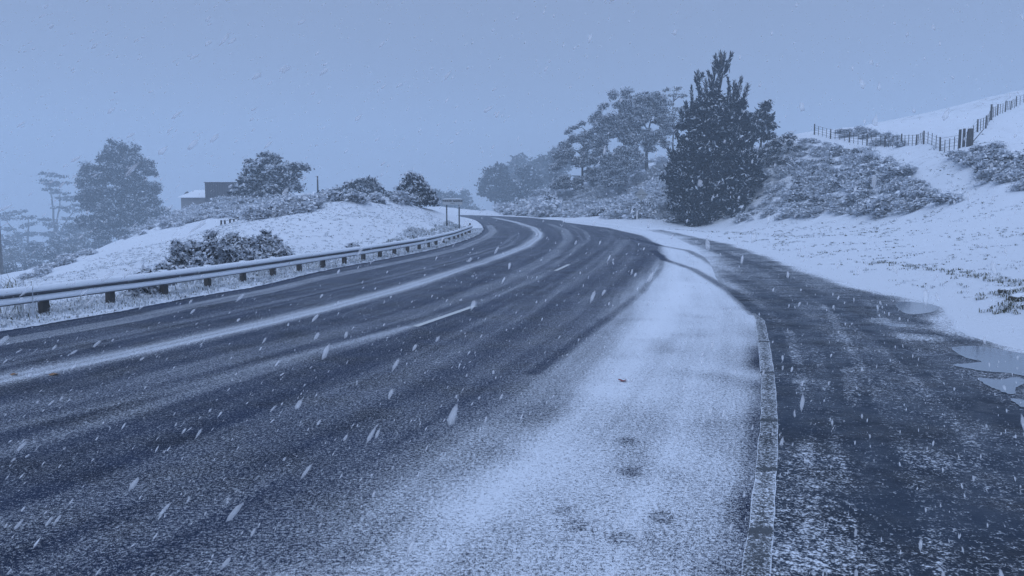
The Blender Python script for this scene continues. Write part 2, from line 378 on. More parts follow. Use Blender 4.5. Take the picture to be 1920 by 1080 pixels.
# kerb: flush concrete edging strip between road and lay-by
Yk = np.concatenate([np.linspace(-16, 3, 14), np.linspace(3.1, G(1416, 588)[1], 160)])
xk = interp(cR, Yk); wk = np.interp(Yk, [3, 15, Yk[-1] - 1.2, Yk[-1]], [.19, .21, .20, .06])
prof = [(0, 0.0), (0.01, .011), (.06, .015), (.5, .016), (.94, .015), (.99, .011), (1, 0.0)]
nz = smooth_noise(xk * 0, Yk, 5, 8) * .012; nz2 = smooth_noise(xk * 0, Yk, 7, 18) * .012
V = []; cv = []
for (u, h), c_ in zip(prof, (.65, .95, .5, .36, .5, .95, .65)):
    V.append(np.stack([xk + nz * (1 - u) + nz2 * u + wk * u, Yk, zr(Yk) - .01 + h], 1)); cv.append(c_ + .12 * smooth_noise(xk, Yk, 2.2, 31))
V = np.concatenate(V); n = len(Yk)
F = np.array([(k * n + i, (k + 1) * n + i, (k + 1) * n + i + 1, k * n + i + 1) for k in range(len(prof) - 1) for i in range(n - 1)])
kerb = mk("kerb", V, F, M["kerb"], attrs={"cov": np.concatenate(cv) - .55 * np.tile(np.min([np.abs(Yk - G(1430, q)[1]) < .05 for q in (700, 791, 884)], 0) * 0 + (np.min([np.abs(Yk - G(1430, q)[1]) for q in (640, 700, 791, 884, 1000)], 0) < .045), len(prof))}, smooth=True); tag(kerb, kind="structure")

# painted dashes of the lane line
def strip(line, w, zoff):
    line = np.asarray(line); d = np.gradient(line, axis=0); d /= np.linalg.norm(d, axis=1, keepdims=True)
    nrm = np.stack([d[:, 1], -d[:, 0]], 1)
    A = line - nrm * w / 2; B = line + nrm * w / 2; z = zr(line[:, 1]) + zoff
    V = np.vstack([np.column_stack([A, z]), np.column_stack([B, z])]); n = len(line)
    return V, [(i, n + i, n + i + 1, i + 1) for i in range(n - 1)]
for a, b in (((778, 613), (891, 574)), ((1041, 508), (1067, 496))):
    A, B = G(*a)[:2], G(*b)[:2]; ln = np.array([A + (B - A) * k for k in np.linspace(0, 1, 8)])
    V, F = strip(ln, .15, .008); o = mk("lane_marking", V, F, M["paint"]); tag(o, kind="structure")

# puddles
def puddle(pix, label, seed):
    g = [G(*p) for p in pix]; c = np.mean(g, 0); pts = []
    g = np.array([q[:2] for q in g]); n = len(g)
    for i in range(n):
        for k in range(6):
            tt = k / 6; p0, p1, p2, p3 = g[i - 1], g[i], g[(i + 1) % n], g[(i + 2) % n]
            pts.append(.5 * ((2 * p1) + (-p0 + p2) * tt + (2 * p0 - 5 * p1 + 4 * p2 - p3) * tt ** 2 + (-p0 + 3 * p1 - 3 * p2 + p3) * tt ** 3))
    pts = np.array(pts); r = rng(seed); pts += r.normal(0, .012, pts.shape)
    V = np.column_stack([pts, zr(pts[:, 1]) + .004])
    o = mk("puddle", V, [tuple(range(len(V)))], M["water"]); tag(o, kind="structure"); return o
puddle([(1678, 571), (1700, 566), (1740, 570), (1762, 574), (1756, 582), (1735, 588), (1705, 589), (1690, 584)], "", 1)
puddle([(1786, 651), (1830, 650), (1880, 656), (1935, 668), (1990, 690), (1985, 712), (1935, 708), (1890, 700), (1850, 697), (1800, 689), (1790, 684), (1838, 679), (1815, 672), (1790, 660)], "", 2)
puddle([(1832, 708), (1870, 712), (1905, 708), (1925, 716), (1905, 728), (1900, 740), (1870, 732), (1848, 722)], "", 3)
puddle([(1658, 606), (1690, 608), (1718, 612), (1690, 614), (1662, 611)], "", 4)
puddle([(1893, 748), (1925, 752), (1960, 770), (1930, 768), (1905, 758)], "", 5)

# ------------------------------------------------------------------ terrain
ctrl = []
def C(px, py, Y, dz=0): p = P(px, py, Y); ctrl.append((p[0], Y, p[2] + dz))
for Yc in (-15, -8, 0, 6, 12, 17, 22, 28, 34, 41, 48, 56, 64, 72, 80, 90, 100, 110):
    z = float(zr(Yc)); xl = float(interp(cL, Yc)); xr = float(XR(Yc))
    ctrl.append((xl - .6, Yc, z)); ctrl.append((xl - 2.6, Yc, z - .12)); ctrl.append((xr + .7, Yc, z + .06))
for c_ in [  # left: field falling to the valley, mound, scrub hill
    (45, 531, 35), (124, 500, 50), (171, 480, 60), (233, 453, 75), (292, 426, 88), (342, 403, 98), (300, 460, 55), (400, 440, 60), (200, 500, 38), (440, 430, 62), (400, 420, 75),
    (520, 400, 80), (480, 382, 95), (560, 372, 95), (560, 425, 46), (540, 470, 36), (650, 420, 47), (600, 379, 57), (700, 377, 62), (750, 420, 50), (780, 381, 70), (835, 396, 78),
    (820, 420, 62), (850, 399, 82), (683, 376, 92), (620, 372, 95), (740, 377, 100), (870, 398, 105), (400, 382, 118), (350, 398, 115), (560, 365, 120), (300, 515, 29), (420, 495, 31),
    (20, 560, 24), (830, 396, 120), (780, 385, 140),
    # right: verge, cut bank, track, hill
    (1920, 560, 17), (1920, 480, 28), (1920, 430, 38), (1780, 470, 34), (1600, 450, 45), (1650, 500, 31), (1450, 440, 60), (1800, 530, 22),
    (1400, 421, 78), (1525, 411, 68), (1667, 404, 59), (1789, 390, 51), (1920, 367, 45), (1290, 420, 86), (1250, 414, 86), (1200, 412, 88),
    (1350, 340, 92), (1430, 330, 88), (1450, 262, 96), (1550, 330, 78), (1540, 247, 95), (1620, 262, 88), (1650, 330, 68), (1700, 275, 78), (1760, 290, 67), (1760, 350, 58),
    (1850, 350, 51), (1850, 300, 57), (1920, 320, 53), (1789, 282, 62), (1820, 247, 70), (1844, 227, 80), (1869, 211, 90), (1889, 203, 98), (1925, 192, 104), (1920, 260, 68),
    (1900, 172, 150), (1750, 209, 150), (1640, 232, 145), (1540, 262, 135), (1450, 280, 130),
    (1126, 404, 98), (1175, 365, 130), (1090, 362, 142), (1213, 325, 132), (1030, 404, 114), (1050, 380, 142), (1250, 300, 150), (1100, 330, 168), (1150, 385, 112), (1230, 360, 108), (980, 395, 170), (935, 400, 145), (1010, 380, 175),
    (1990, 540, 19), (2200, 420, 30), (2300, 300, 55)]:
    C(*c_)
ctrl += [(-40, 30, -5), (-60, 60, -8), (-75, 100, -10), (-60, 125, -8), (-40, 140, -3), (-100, 160, -14), (-30, 15, -3), (-45, 0, -6), (-30, -15, -3), (-30, 45, -2.3 - 1), (-52, 88, -5.5),
         (-200, 250, -30), (-100, 260, -16), (0, 260, -4), (100, 260, 12), (200, 250, 34), (-300, 60, -30), (300, 60, 45), (16, -10, .6), (40, 0, 4), (0, -60, 0), (-60, -80, -8), (60, -80, 6),
         (-300, 380, -30), (300, 380, 40), (0, 380, -8), (-350, -150, -25), (350, -150, 30)]
ctrl = np.array(ctrl)
def phi(r): return np.sqrt(r * r + 9.0)
_D = np.hypot(ctrl[:, None, 0] - ctrl[None, :, 0], ctrl[:, None, 1] - ctrl[None, :, 1])
_K = phi(_D) - np.eye(len(ctrl)) * 0.35
_A = np.block([[_K, np.column_stack([np.ones(len(ctrl)), ctrl[:, :2]])], [np.vstack([np.ones(len(ctrl)), ctrl[:, :2].T]), np.zeros((3, 3))]])
_w = np.linalg.solve(_A, np.concatenate([ctrl[:, 2], np.zeros(3)]))
def rbf(x, y):
    x = np.asarray(x, float).ravel(); y = np.asarray(y, float).ravel(); out = np.empty(len(x))
    for s in range(0, len(x), 40000):
        X, Y = x[s:s + 40000], y[s:s + 40000]
        D = np.hypot(X[:, None] - ctrl[None, :, 0], Y[:, None] - ctrl[None, :, 1])
        out[s:s + 40000] = phi(D) @ _w[:-3] + _w[-3] + _w[-2] * X + _w[-1] * Y
    return out
def edge_d(x, y): return np.maximum(interp(cL, y) - x, x - XR(y))
def H(x, y):
    x = np.atleast_1d(np.asarray(x, float)); y = np.atleast_1d(np.asarray(y, float))
    z = rbf(x, y); d = edge_d(x, y)
    asph = (y > -18) & (y < 172)
    far = sstep(0.0, 2.5, d)
    z = z + (smooth_noise(x, y, 1.9, 1) * .05 + smooth_noise(x, y, 5.0, 2) * .022) * sstep(.1, 2, d) + smooth_noise(x, y, .45, 6) * .12 * sstep(3, 10, d)
    rough = sstep(3, 12, y * 0 + d) * sstep(35, 60, y)
    z = z + rough * (smooth_noise(x, y, 1.1, 7) * .16)
    tilt = np.clip(d, 0, 3) * 0.02
    ze = zr(y) + tilt + .03
    z2 = ze * (1 - far) + z * far
    wob = .10 * smooth_noise(x, y, 3.1, 12) + .05 * smooth_noise(x, y, 9, 13)
    inside = sstep(.10, -.12, d + wob) if False else 1 - sstep(-.12, .10, d + wob)
    z2 = z2 - inside * (.09 + np.clip(z2 - zr(y), 0, 5) * (d < .2))
    return np.where(asph, z2, z)
rr_ = np.concatenate([[0.0], np.linspace(.6, 3, 8), 3.05 * np.exp(np.arange(1, 520) * 0.0096), [520, 620, 720]])
an = np.concatenate([np.radians(np.arange(-48, 48, .13)), np.radians(np.arange(48, 312, 2.2))])
R_, A_ = np.meshgrid(rr_, an, indexing='ij'); X_ = (R_ * np.sin(A_)).ravel(); Y_ = (R_ * np.cos(A_)).ravel()
Z_ = H(X_, Y_)
na = len(an); i, j = np.meshgrid(np.arange(len(rr_) - 1), np.arange(na), indexing='ij')
F = np.stack([i * na + j, (i + 1) * na + j, (i + 1) * na + (j + 1) % na, i * na + (j + 1) % na], -1).reshape(-1, 4)[:, ::-1]
dd = edge_d(X_, Y_)
bare = .12 * np.clip(smooth_noise(X_, Y_, .35, 40), -.5, 1)
bare = bare + .22 * (1 - sstep(.3, 1.6, dd)) * (X_ < 0) * (Y_ < 60) * .6
bare = bare + .20 * sstep(52, 62, Y_) * (X_ > 15) * sstep(3, 6, Z_ * 0 + dd)
ditch = pl([(1640, 500), (1700, 508), (1760, 525), (1830, 545), (1900, 560), (1960, 580)])
bare = bare + band(X_, Y_, ditch, .1, .5, .42) * (.6 + .6 * smooth_noise(X_, Y_, 2.5, 50))
bare = bare + .30 * sstep(100, 125, Y_) * (X_ > 35)
bare = bare - .35 * (1 - sstep(.2, 1.3, dd)) * (X_ > 0)      # smooth ploughed rim along the lay-by
ground = mk("ground", np.stack([X_, Y_, Z_], 1), F, M["ground"], attrs={"bare": bare}, smooth=True); tag(ground, kind="structure")

def hit(px, py, y0=8, y1=200):
    """where the line of sight through a photo point meets the terrain"""
    d = ray(px, py); Ys = np.linspace(y0, y1, 900)
    z = H(d[0] * Ys, Ys); b = (CAM_H + d[2] * Ys) <= z
    if not b.any(): return None
    Y = Ys[np.argmax(b)]; return np.array([d[0] * Y, Y, float(z[np.argmax(b)])])

# ------------------------------------------------------------------ guardrail
r_pix = [(0, 543), (200, 521), (400, 498), (500, 485), (600, 472), (700, 459), (800, 444), (850, 433), (884, 422)]
def railpt(px, py):
    d = ray(px, py); Ys = np.linspace(3, 110, 6000); b = (CAM_H + d[2] * Ys) <= zr(Ys) + .70
    Y = Ys[np.argmax(b)]; return np.array([d[0] * Y, Y])
rp = np.array([railpt(*p) for p in r_pix]); d0 = rp[0] - rp[1]; d0 /= np.linalg.norm(d0)
rp = np.vstack([rp[0] + d0 * 14, rp[0] + d0 * 7, rp])
seg = np.concatenate([[0], np.cumsum(np.linalg.norm(np.diff(rp, axis=0), axis=1))])
S = np.linspace(0, seg[-1], 240)
rx = np.interp(S, seg, rp[:, 0]); ry = np.interp(S, seg, rp[:, 1])
ker = np.hanning(25); ker /= ker.sum()
rx = np.convolve(np.pad(rx, 12, 'reflect', reflect_type='odd'), ker, 'valid'); ry = np.convolve(np.pad(ry, 12, 'reflect', reflect_type='odd'), ker, 'valid')
tx, ty = np.gradient(rx), np.gradient(ry); L_ = np.hypot(tx, ty); tx /= L_; ty /= L_
nx, ny = ty, -tx                      # towards the road (right)
zt = zr(ry) + .64
gr = empty("guardrail", (0, 0, 0))
tag(gr, "long galvanised W-beam crash barrier capped with snow along the left road edge", "guardrail")
wprof = [(-.012, 0.0), (.02, -.012), (.075, -.045), (.085, -.075), (.07, -.10), (.012, -.135), (-.002, -.155), (.012, -.175), (.07, -.21), (.085, -.235), (.075, -.265), (.02, -.298), (-.012, -.31)]
def sweep(prof, name, mat, closed=False, parent=None):
    V = np.concatenate([np.stack([rx + nx * a, ry + ny * a, zt + b], 1) for a, b in prof]); n = len(rx); k = len(prof)
    rng_ = range(k if closed else k - 1)
    F = np.array([(q * n + i, q * n + i + 1, ((q + 1) % k) * n + i + 1, ((q + 1) % k) * n + i) for q in rng_ for i in range(n - 1)])
    return mk(name, V, F, mat, parent, smooth=True)
back = [(a - .01, b) for a, b in wprof[::-1]]
sweep(wprof + back, "rail", M["steel"], True, gr)
bulg = .012 * smooth_noise(rx, ry, 2.2, 3)
def cap_sweep(pts):
    V = []
    for a, b, kk in pts: V.append(np.stack([rx + nx * a, ry + ny * a, zt + b + kk * bulg], 1))
    n = len(rx); k = len(pts)
    F = np.array([(q * n + i, q * n + i + 1, ((q + 1) % k) * n + i + 1, ((q + 1) % k) * n + i) for q in range(k) for i in range(n - 1)])
    return mk("snow_cap", np.concatenate(V), F, M["snow"], gr, smooth=True)
cap_sweep([(-.03, .004, 0), (-.035, .04, 1), (0, .07, 1), (.04, .06, 1), (.075, .02, 1), (.097, -.03, 0), (.094, -.072, 0), (.088, -.055, 0), (.06, -.028, 0), (.0, .003, 0)])
cap_sweep([(.005, -.168, 0), (.01, -.145, 1), (.04, -.148, 1), (.075, -.178, 1), (.098, -.21, 0), (.100, -.25, 0), (.09, -.272, 0), (.088, -.245, 0), (.074, -.208, 0), (.014, -.174, 0)])
s_at = np.concatenate([[0], np.cumsum(np.hypot(np.diff(rx), np.diff(ry)))])
# first visible post stands at photo x = 93; the rest follow at 2 m
k93 = np.argmin(np.abs(rx / ry - (93 - 960) / FPX * 1.0)); s0 = s_at[k93] % 2.0
for s in np.arange(s0, s_at[-1], 2.0):
    q = np.array([np.interp(s, s_at, rx), np.interp(s, s_at, ry)]); nn = np.array([np.interp(s, s_at, nx), np.interp(s, s_at, ny)])
    if q[1] < 9: continue
    az = math.atan2(nn[1], nn[0]); c = q - nn * .17; zz = float(zr(q[1]))
    mb = MB(); mb.box((c[0], c[1], zz + .16), (.14, .18, 1.06), az); mb.box((q[0] - nn[0] * .05, q[1] - nn[1] * .05, zz + .5), (.08, .15, .34), az)
    po = mb.build("post", M["timber"], gr)
    mb = MB(); mb.box((c[0], c[1], zz + .705), (.15, .19, .03), az, .8); mb.build("snow_cap", M["snow"], po)
# turned-down terminal
e_ = np.array([rx[-1], ry[-1]]); mb = MB(); mb.box((e_[0] - nx[-1] * .12, e_[1] - ny[-1] * .12, float(zr(ry[-1])) + .45), (.12, .14, .8), math.atan2(ny[-1], nx[-1])); mb.build("end_post", M["timber"], gr)

# ------------------------------------------------------------------ foliage
def leaves(Cn, size, r, aspect=1.6, up=0.0, axis=None, jit=1.0):
    n = len(Cn); nv = r.normal(size=(n, 3)); nv[:, 2] = nv[:, 2] * (1 + up * 2) ; nv /= np.linalg.norm(nv, axis=1, keepdims=True)
    a = r.normal(size=(n, 3)) if axis is None else axis + r.normal(size=(n, 3)) * .45 * jit
    u = a - (a * nv).sum(1, keepdims=True) * nv; u /= np.linalg.norm(u, axis=1, keepdims=True) + 1e-9
    w = np.cross(nv, u); s = size * r.uniform(.55, 1.3, (n, 1))
    L = u * s * aspect / 2; W = w * s / 2
    V = np.stack([Cn - L, Cn + W * .9 - L * .1, Cn + L, Cn - W * .9 + L * .1], 1).reshape(-1, 3)
    F = np.arange(n * 4).reshape(-1, 4); return V, F, np.abs(nv[:, 2])
def blob_leaves(blobs, sub, per, leaf, r, flat=.6, snow=.5, cover=1.0, aspect=1.6, out=False, up=.3, floor=0.0):
    """blobs (x,y,z,rx,rz): filled with small clumps of leaves; snow lies on the top of each clump"""
    Cs, Sn, Ax = [], [], []
    for (x, y, z, R, Rz) in blobs:
        k = max(3, int(cover * 5.0 * (R / sub) ** 1.6 * (Rz / R) ** .5))
        d = r.normal(size=(k, 3)); d /= np.linalg.norm(d, axis=1, keepdims=True); rad = r.uniform(0, 1, (k, 1)) ** .42
        c = np.array([x, y, z]) + d * rad * np.array([R, R, Rz])
        s_ = sub * r.uniform(.55, 1.35, (k, 1))
        o = r.normal(size=(k, per, 3)) * .5; o[:, :, 2] *= flat
        p = c[:, None, :] + o * s_[:, :, None]
        topness = np.clip(.5 + o[:, :, 2] / flat * .75, 0, 1)
        Cs.append(p.reshape(-1, 3)); Sn.append(topness.ravel())
        ax = d[:, None, :] * np.array([1, 1, .4]) + np.array([0, 0, .35]) + 0 * p; Ax.append(ax.reshape(-1, 3))
    Cs = np.concatenate(Cs); Sn = np.concatenate(Sn); Ax = np.concatenate(Ax)
    V, F, nzv = leaves(Cs, leaf, r, aspect, up, Ax if out else None)
    sn = (r.uniform(size=len(Sn)) < floor + snow * 1.25 * sstep(.42, .72, Sn) * (.35 + .9 * nzv)).astype(float) * r.uniform(.65, 1, len(Sn))
    return V, F, sn
def px_blobs(bl, Y, base, r, depth=1.0, flatz=.75, split=True):
    """photo-sized lobes -> real lobes spread through the depth of the crown"""
    out = []; xs = [b[0] for b in bl]; cx = (min(xs) + max(xs)) / 2; hw = max(10, (max(xs) - min(xs)) / 2 + 8)
    for b in bl:
        R = b[2] / FPX * Y; dep = depth * math.sqrt(max(.1, 1 - ((b[0] - cx) / hw) ** 2)) * hw / FPX * Y
        n = 3 if (split and dep > R * .9) else 1
        for q in range(n):
            dy = (r.uniform(-1, 1) if n == 1 else (-.8, 0, .8)[q] + r.uniform(-.2, .2)) * dep * (.75 if n > 1 else .4)
            p = P(b[0] + r.uniform(-1, 1) * b[2] * .15, b[1], Y); sc_ = 1 if q != 2 else .85
            out.append((p[0], Y + dy, p[2], R * sc_, R * flatz * (b[3] if len(b) > 3 else 1)))
    return out
def make_tree(name, label, cat, base_px, Y, bl, leafmat="leaf", sub=.55, per=26, leaf=.28, snow=.5, flat=.5, cover=1.0, seed=1, trunk_r=.3, group=None, depth=.9,
              trunk_top=None, aspect=1.6, out=False, limbs=10, flatz=.75, trunk_pts=None, up=.3, gnd=True, floor=0.0):
    r = rng(seed); bp = P(base_px[0], base_px[1], Y); gz = float(H(bp[0], Y)[0])
    base = np.array([bp[0], Y, gz - .25 if gnd else bp[2]])
    blobs = px_blobs(bl, Y, base, r, depth, flatz)
    if Y > 125: sub *= Y / 150; leaf *= Y / 165; trunk_r *= Y / 150
    t = empty(name, base); tag(t, label, cat, group)
    V, F, sn = blob_leaves(blobs, sub, per, leaf, r, flat, snow, cover, aspect, out, up, floor)
    c = mk("crown", V - base, F, M[leafmat], t, fattrs={"snow": sn})
    mb = MB(); tops = trunk_pts or [trunk_top or (base_px[0], min(b[1] for b in bl) + 8)]
    cz = []
    for tp in ([tops] if not isinstance(tops[0][0], (list, tuple)) else tops):
        pts = [base] + [P(q[0], q[1], Y) for q in tp]
        pts = np.array(pts); m_ = [pts[0]]
        for a, b in zip(pts[:-1], pts[1:]):
            for k in (1 / 3, 2 / 3, 1): m_.append(a + (b - a) * k + r.normal(0, .02, 3) * np.linalg.norm(b - a))
        m_ = np.array(m_) - base; rd = np.linspace(trunk_r, trunk_r * .25, len(m_)); rd[0] *= 1.35
        mb.tube(m_, rd, 8); cz.append(m_)
    mb.build("trunk", M["bark"], t, smooth=True)
    allt = np.concatenate(cz); hi = allt[max(1, len(allt) // 4):]
    pick = r.permutation(len(blobs))[:limbs]
    for q in pick:
        b = np.array(blobs[q][:3]) - base; lower = hi[hi[:, 2] < b[2] + .3]; src = lower if len(lower) else hi
        a = src[np.argmin(np.linalg.norm(src - b, axis=1) + r.uniform(0, 1.2, len(src)))]
        mid = (a + b) / 2 + r.normal(0, .12, 3) * np.linalg.norm(b - a) + np.array([0, 0, .08 * np.linalg.norm(b - a)])
        lm = MB(); lm.tube([a, mid, b], [trunk_r * .38, trunk_r * .22, trunk_r * .08], 5); lm.build('limb', M['bark'], t, smooth=True)
    return t

# --- right-hand stand
r = rng(5)
pine = []
for y, hwid in ((240, 30), (257, 38), (275, 48), (295, 58), (316, 66), (338, 68), (358, 62), (378, 52), (395, 42), (408, 22)):
    cx = 1338 if y < 330 else 1338 - (y - 330) * .32
    for k in np.linspace(-1, 1, 5 if hwid > 50 else 4): pine.append((cx + k * hwid + r.uniform(-5, 5), y + r.uniform(-6, 6), 15 + r.uniform(-4, 4)))
pine += [(1290, 232, 9), (1310, 196, 8), (1314, 215, 14), (1340, 218, 14), (1362, 222, 14), (1382, 225, 12), (1395, 240, 10), (1335, 195, 9), (1376, 200, 8), (1328, 180, 5), (1404, 300, 11), (1275, 290, 12), (1256, 330, 9), (1412, 335, 9)]
tp = make_tree("pine_tree", "tallest dark pine with a bare spire and upswept leaders beside the lay-by entrance", "tree", (1303, 418), 86, pine, "pine", .45, 32, .20, .30, .8, 1.9, 11, .38,
               trunk_pts=[(1310, 380), (1335, 280), (1350, 200), (1353, 100)], aspect=2.4, out=True, limbs=26, up=0)
# leader shoots: upright candles of needles around bare stems
def leader(x0, y0, x1, y1, w, Y, base, sz, r, tree):
    dy = r.uniform(-1.2, 1.2); a, b = P(x0, y0, Y) + [0, dy, 0], P(x1, y1, Y) + [0, dy, 0]; L = np.linalg.norm(b - a); n = int(60 * L + 20)
    tt = r.uniform(0, 1, n) ** .8; off = r.normal(size=(n, 3)); off -= (off @ ((b - a) / L))[:, None] * (b - a) / L
    c = a + (b - a) * tt[:, None] + off * (w / FPX * Y) * .62 * (1 - .7 * tt[:, None]); ax = (b - a) / L + off * .35
    V, F, nzv = leaves(c, sz, r, 4.5, -.3, ax, .4); o = mk("leader", V - base, F, M["pine"], tree, fattrs={"snow": (r.uniform(size=n) < .16) * .8})
    st = MB(); st.tube(np.array([a, (a + b) / 2, b]) - base, [.06, .045, .015], 5); st.build("stem", M["bark"], o, smooth=True)
base = np.array(tp.location); r = rng(77)
sh = [(1353, 130, 1353, 94, 5), (1352, 135, 1339, 108, 4), (1354, 135, 1368, 103, 4), (1353, 132, 1345, 100, 4), (1354, 132, 1361, 98, 4), (1350, 140, 1336, 118, 4), (1356, 140, 1371, 120, 4), (1353, 138, 1353, 118, 9), (1348, 140, 1360, 125, 8),
      (1316, 190, 1304, 138, 4), (1318, 190, 1313, 130, 4), (1312, 180, 1300, 150, 4), (1325, 200, 1322, 150, 4), (1310, 150, 1318, 138, 6), (1340, 190, 1327, 132, 4), (1340, 195, 1337, 128, 4), (1340, 175, 1345, 140, 4), (1333, 165, 1328, 145, 7), (1300, 200, 1299, 160, 3),
      (1372, 200, 1365, 145, 3), (1376, 195, 1380, 150, 4), (1384, 190, 1393, 142, 4), (1386, 185, 1378, 158, 4), (1388, 200, 1397, 160, 5), (1380, 220, 1394, 190, 6), (1378, 180, 1390, 170, 6), (1385, 245, 1396, 215, 6), (1360, 200, 1364, 160, 3), (1349, 215, 1345, 150, 3),
      (1283, 235, 1279, 205, 6), (1290, 220, 1288, 190, 6), (1400, 255, 1406, 228, 5), (1270, 262, 1262, 238, 6), (1408, 275, 1418, 250, 6), (1262, 300, 1248, 278, 6), (1415, 300, 1428, 285, 5)]
for q in sh: leader(*q, 86, base, .13, r, tp)

b = []
r = rng(9)
for _ in range(60):
    a = r.uniform(0, 6.28); q = r.uniform(0, 1) ** .5; x = 1165 + math.cos(a) * q * 52; y = 258 + math.sin(a) * q * 70 + (x - 1165) * -.15
    if y > 318 and x > 1190: continue
    b.append((x, y, r.uniform(8, 14)))
for _ in range(14): b.append((r.uniform(1125, 1165), r.uniform(290, 345), r.uniform(8, 12)))
b += [(1150, 178, 10), (1175, 172, 10), (1130, 200, 9), (1200, 180, 9), (1120, 215, 8)]
make_tree("evergreen_tree", "tall broad-crowned evergreen with a long straight trunk, left of the dark pine", "tree", (1176, 368), 130, b, "leaf", .5, 22, .21, .85, .5, 1.3, 21, .36, depth=.75,
          floor=.2, trunk_pts=[(1173, 330), (1170, 270), (1162, 195)], limbs=16, flatz=.68)
b = []; r = rng(10)
for _ in range(40):
    a = r.uniform(0, 6.28); q = r.uniform(0, 1) ** .5; b.append((1222 + math.cos(a) * q * 42, 232 + math.sin(a) * q * 52, r.uniform(8, 13)))
make_tree("evergreen_tree", "round-topped evergreen close to the dark pine with a short thick bare trunk", "tree", (1213, 328), 133, b, "leaf", .5, 22, .21, .9, .5, 1.2, 22, .38, depth=.7,
          floor=.2, trunk_pts=[(1212, 300), (1214, 262), (1220, 210)], limbs=16, flatz=.68)
b = []; r = rng(12)
for _ in range(56):
    x = r.uniform(1036, 1135); top = 300 - (x - 1036) * .75 if x < 1110 else 235; y = r.uniform(max(225, top - 10), 352 - max(0, x - 1090) * .5); b.append((x, y, r.uniform(7, 12)))
b += [(1075, 240, 8, .5), (1090, 232, 8, .5), (1065, 248, 6, .5), (1110, 225, 9)]
make_tree("evergreen_tree", "spreading evergreen with flat layered branches, leftmost of the large trees on the bank", "tree", (1093, 366), 142, b, "leaf", .5, 22, .22, .8, .5, 1.3, 23, .3, depth=.6,
          floor=.2, trunk_pts=[(1092, 330), (1090, 290), (1100, 245)], limbs=16, flatz=.68)
b = [(1240, 180, 7, .5), (1250, 168, 5, .5), (1262, 178, 8, .6), (1272, 166, 5, .5), (1280, 180, 8, .5), (1255, 195, 9), (1270, 205, 10), (1245, 210, 8), (1285, 205, 9), (1265, 225, 12), (1280, 240, 12), (1250, 245, 10)]
make_tree("sparse_tree", "thin-topped pale frosted tree showing between the round evergreen and the dark pine", "tree", (1262, 300), 140, b, "pale", .55, 16, .24, .75, .35, .5, 24, .22, trunk_pts=[(1262, 250), (1262, 190)], limbs=12, flatz=.45)
b = [(1435, 196, 3), (1434, 206, 5), (1425, 215, 6), (1440, 220, 7), (1412, 222, 6), (1430, 232, 9), (1444, 236, 6), (1415, 240, 8), (1425, 250, 12), (1440, 255, 9), (1408, 255, 10), (1402, 235, 5)]
make_tree("young_pine", "small ragged young pine on the crest immediately right of the tallest dark pine", "tree", (1425, 275), 94, b, "pine", .45, 22, .26, .42, .7, .9, 25, .15, trunk_pts=[(1428, 240), (1435, 192)], aspect=2.2, out=True, limbs=8)
b = [(1408, 290, 14), (1425, 300, 14), (1440, 285, 13), (1450, 270, 11), (1465, 262, 10), (1400, 320, 16), (1420, 330, 14), (1480, 256, 8), (1405, 350, 14), (1435, 312, 12)]
make_tree("leafy_tree", "low dark spreading tree filling the crest under the ragged young pine", "tree", (1418, 350), 91, b, "leaf", .5, 24, .22, .8, .5, .8, 26, .2, trunk_pts=[(1420, 320), (1430, 285)], limbs=8)

# --- far trees fading in the haze
b = [(920, 322, 11), (935, 315, 10), (945, 325, 8), (912, 338, 10), (930, 340, 12), (946, 338, 9), (905, 352, 8), (920, 358, 11), (938, 355, 11), (948, 355, 7), (903, 363, 5), (926, 370, 9), (942, 366, 7)]
make_tree("gum_tree", "slender lone gum with a bare lower trunk where the road bends out of sight", "tree", (928, 403), 250, b, "leaf", .75, 26, .42, .2, .5, 1.1, 31, .28, trunk_pts=[(928, 385), (930, 350), (928, 325)], limbs=10)
for k, (bx, Y, bl, lab) in enumerate([
    (975, 350, [(975, 305, 16), (962, 320, 16), (988, 320, 16), (955, 340, 14), (975, 340, 20), (995, 345, 18), (960, 365, 16), (985, 370, 20), (970, 390, 16)], "rounded hazy tree directly behind the lone gum"),
    (1018, 310, [(1010, 308, 12), (1025, 300, 12), (1040, 298, 12), (1005, 325, 16), (1028, 325, 18), (1010, 350, 18), (1032, 355, 18), (1000, 375, 16), (1022, 385, 16)], "tall hazy tree between the rounded hazy tree and the big evergreens"),
    (1050, 250, [(1040, 330, 12), (1050, 350, 12), (1035, 365, 14), (1050, 380, 12), (1028, 385, 14)], "small hazy tree under the leftmost big evergreen"),
    (990, 240, [(985, 325, 14), (998, 340, 16), (975, 350, 15), (990, 365, 18), (968, 372, 14), (1000, 380, 18), (978, 388, 16), (960, 392, 12)], "middle hazy tree low on the far wooded slope right of the gum"),
    (1052, 280, [(1045, 290, 14), (1058, 282, 12), (1035, 300, 12), (1050, 312, 16), (1062, 300, 14)], "highest faint tree rising behind the leftmost big evergreen"),
    (955, 255, [(952, 345, 12), (958, 362, 14), (948, 378, 12), (962, 388, 14), (945, 394, 10)], "low faint tree immediately right of the gum trunk")]):
    make_tree("hazy_tree", lab, "tree", (bx, 402), Y, bl, "leaf", .9, 26, .5, .2, .6, 1.1, 40 + k, .35, group=None, limbs=6)
make_tree("roadside_tree", "small dark pointed evergreen on the road edge at the foot of the far bank", "tree", (1026, 406), 122, [(1026, 372, 6), (1022, 384, 8), (1032, 386, 8), (1018, 396, 8), (1030, 398, 10), (1040, 398, 7)], "leaf", .5, 24, .28, .3, .6, 1.0, 44, .12, limbs=3)
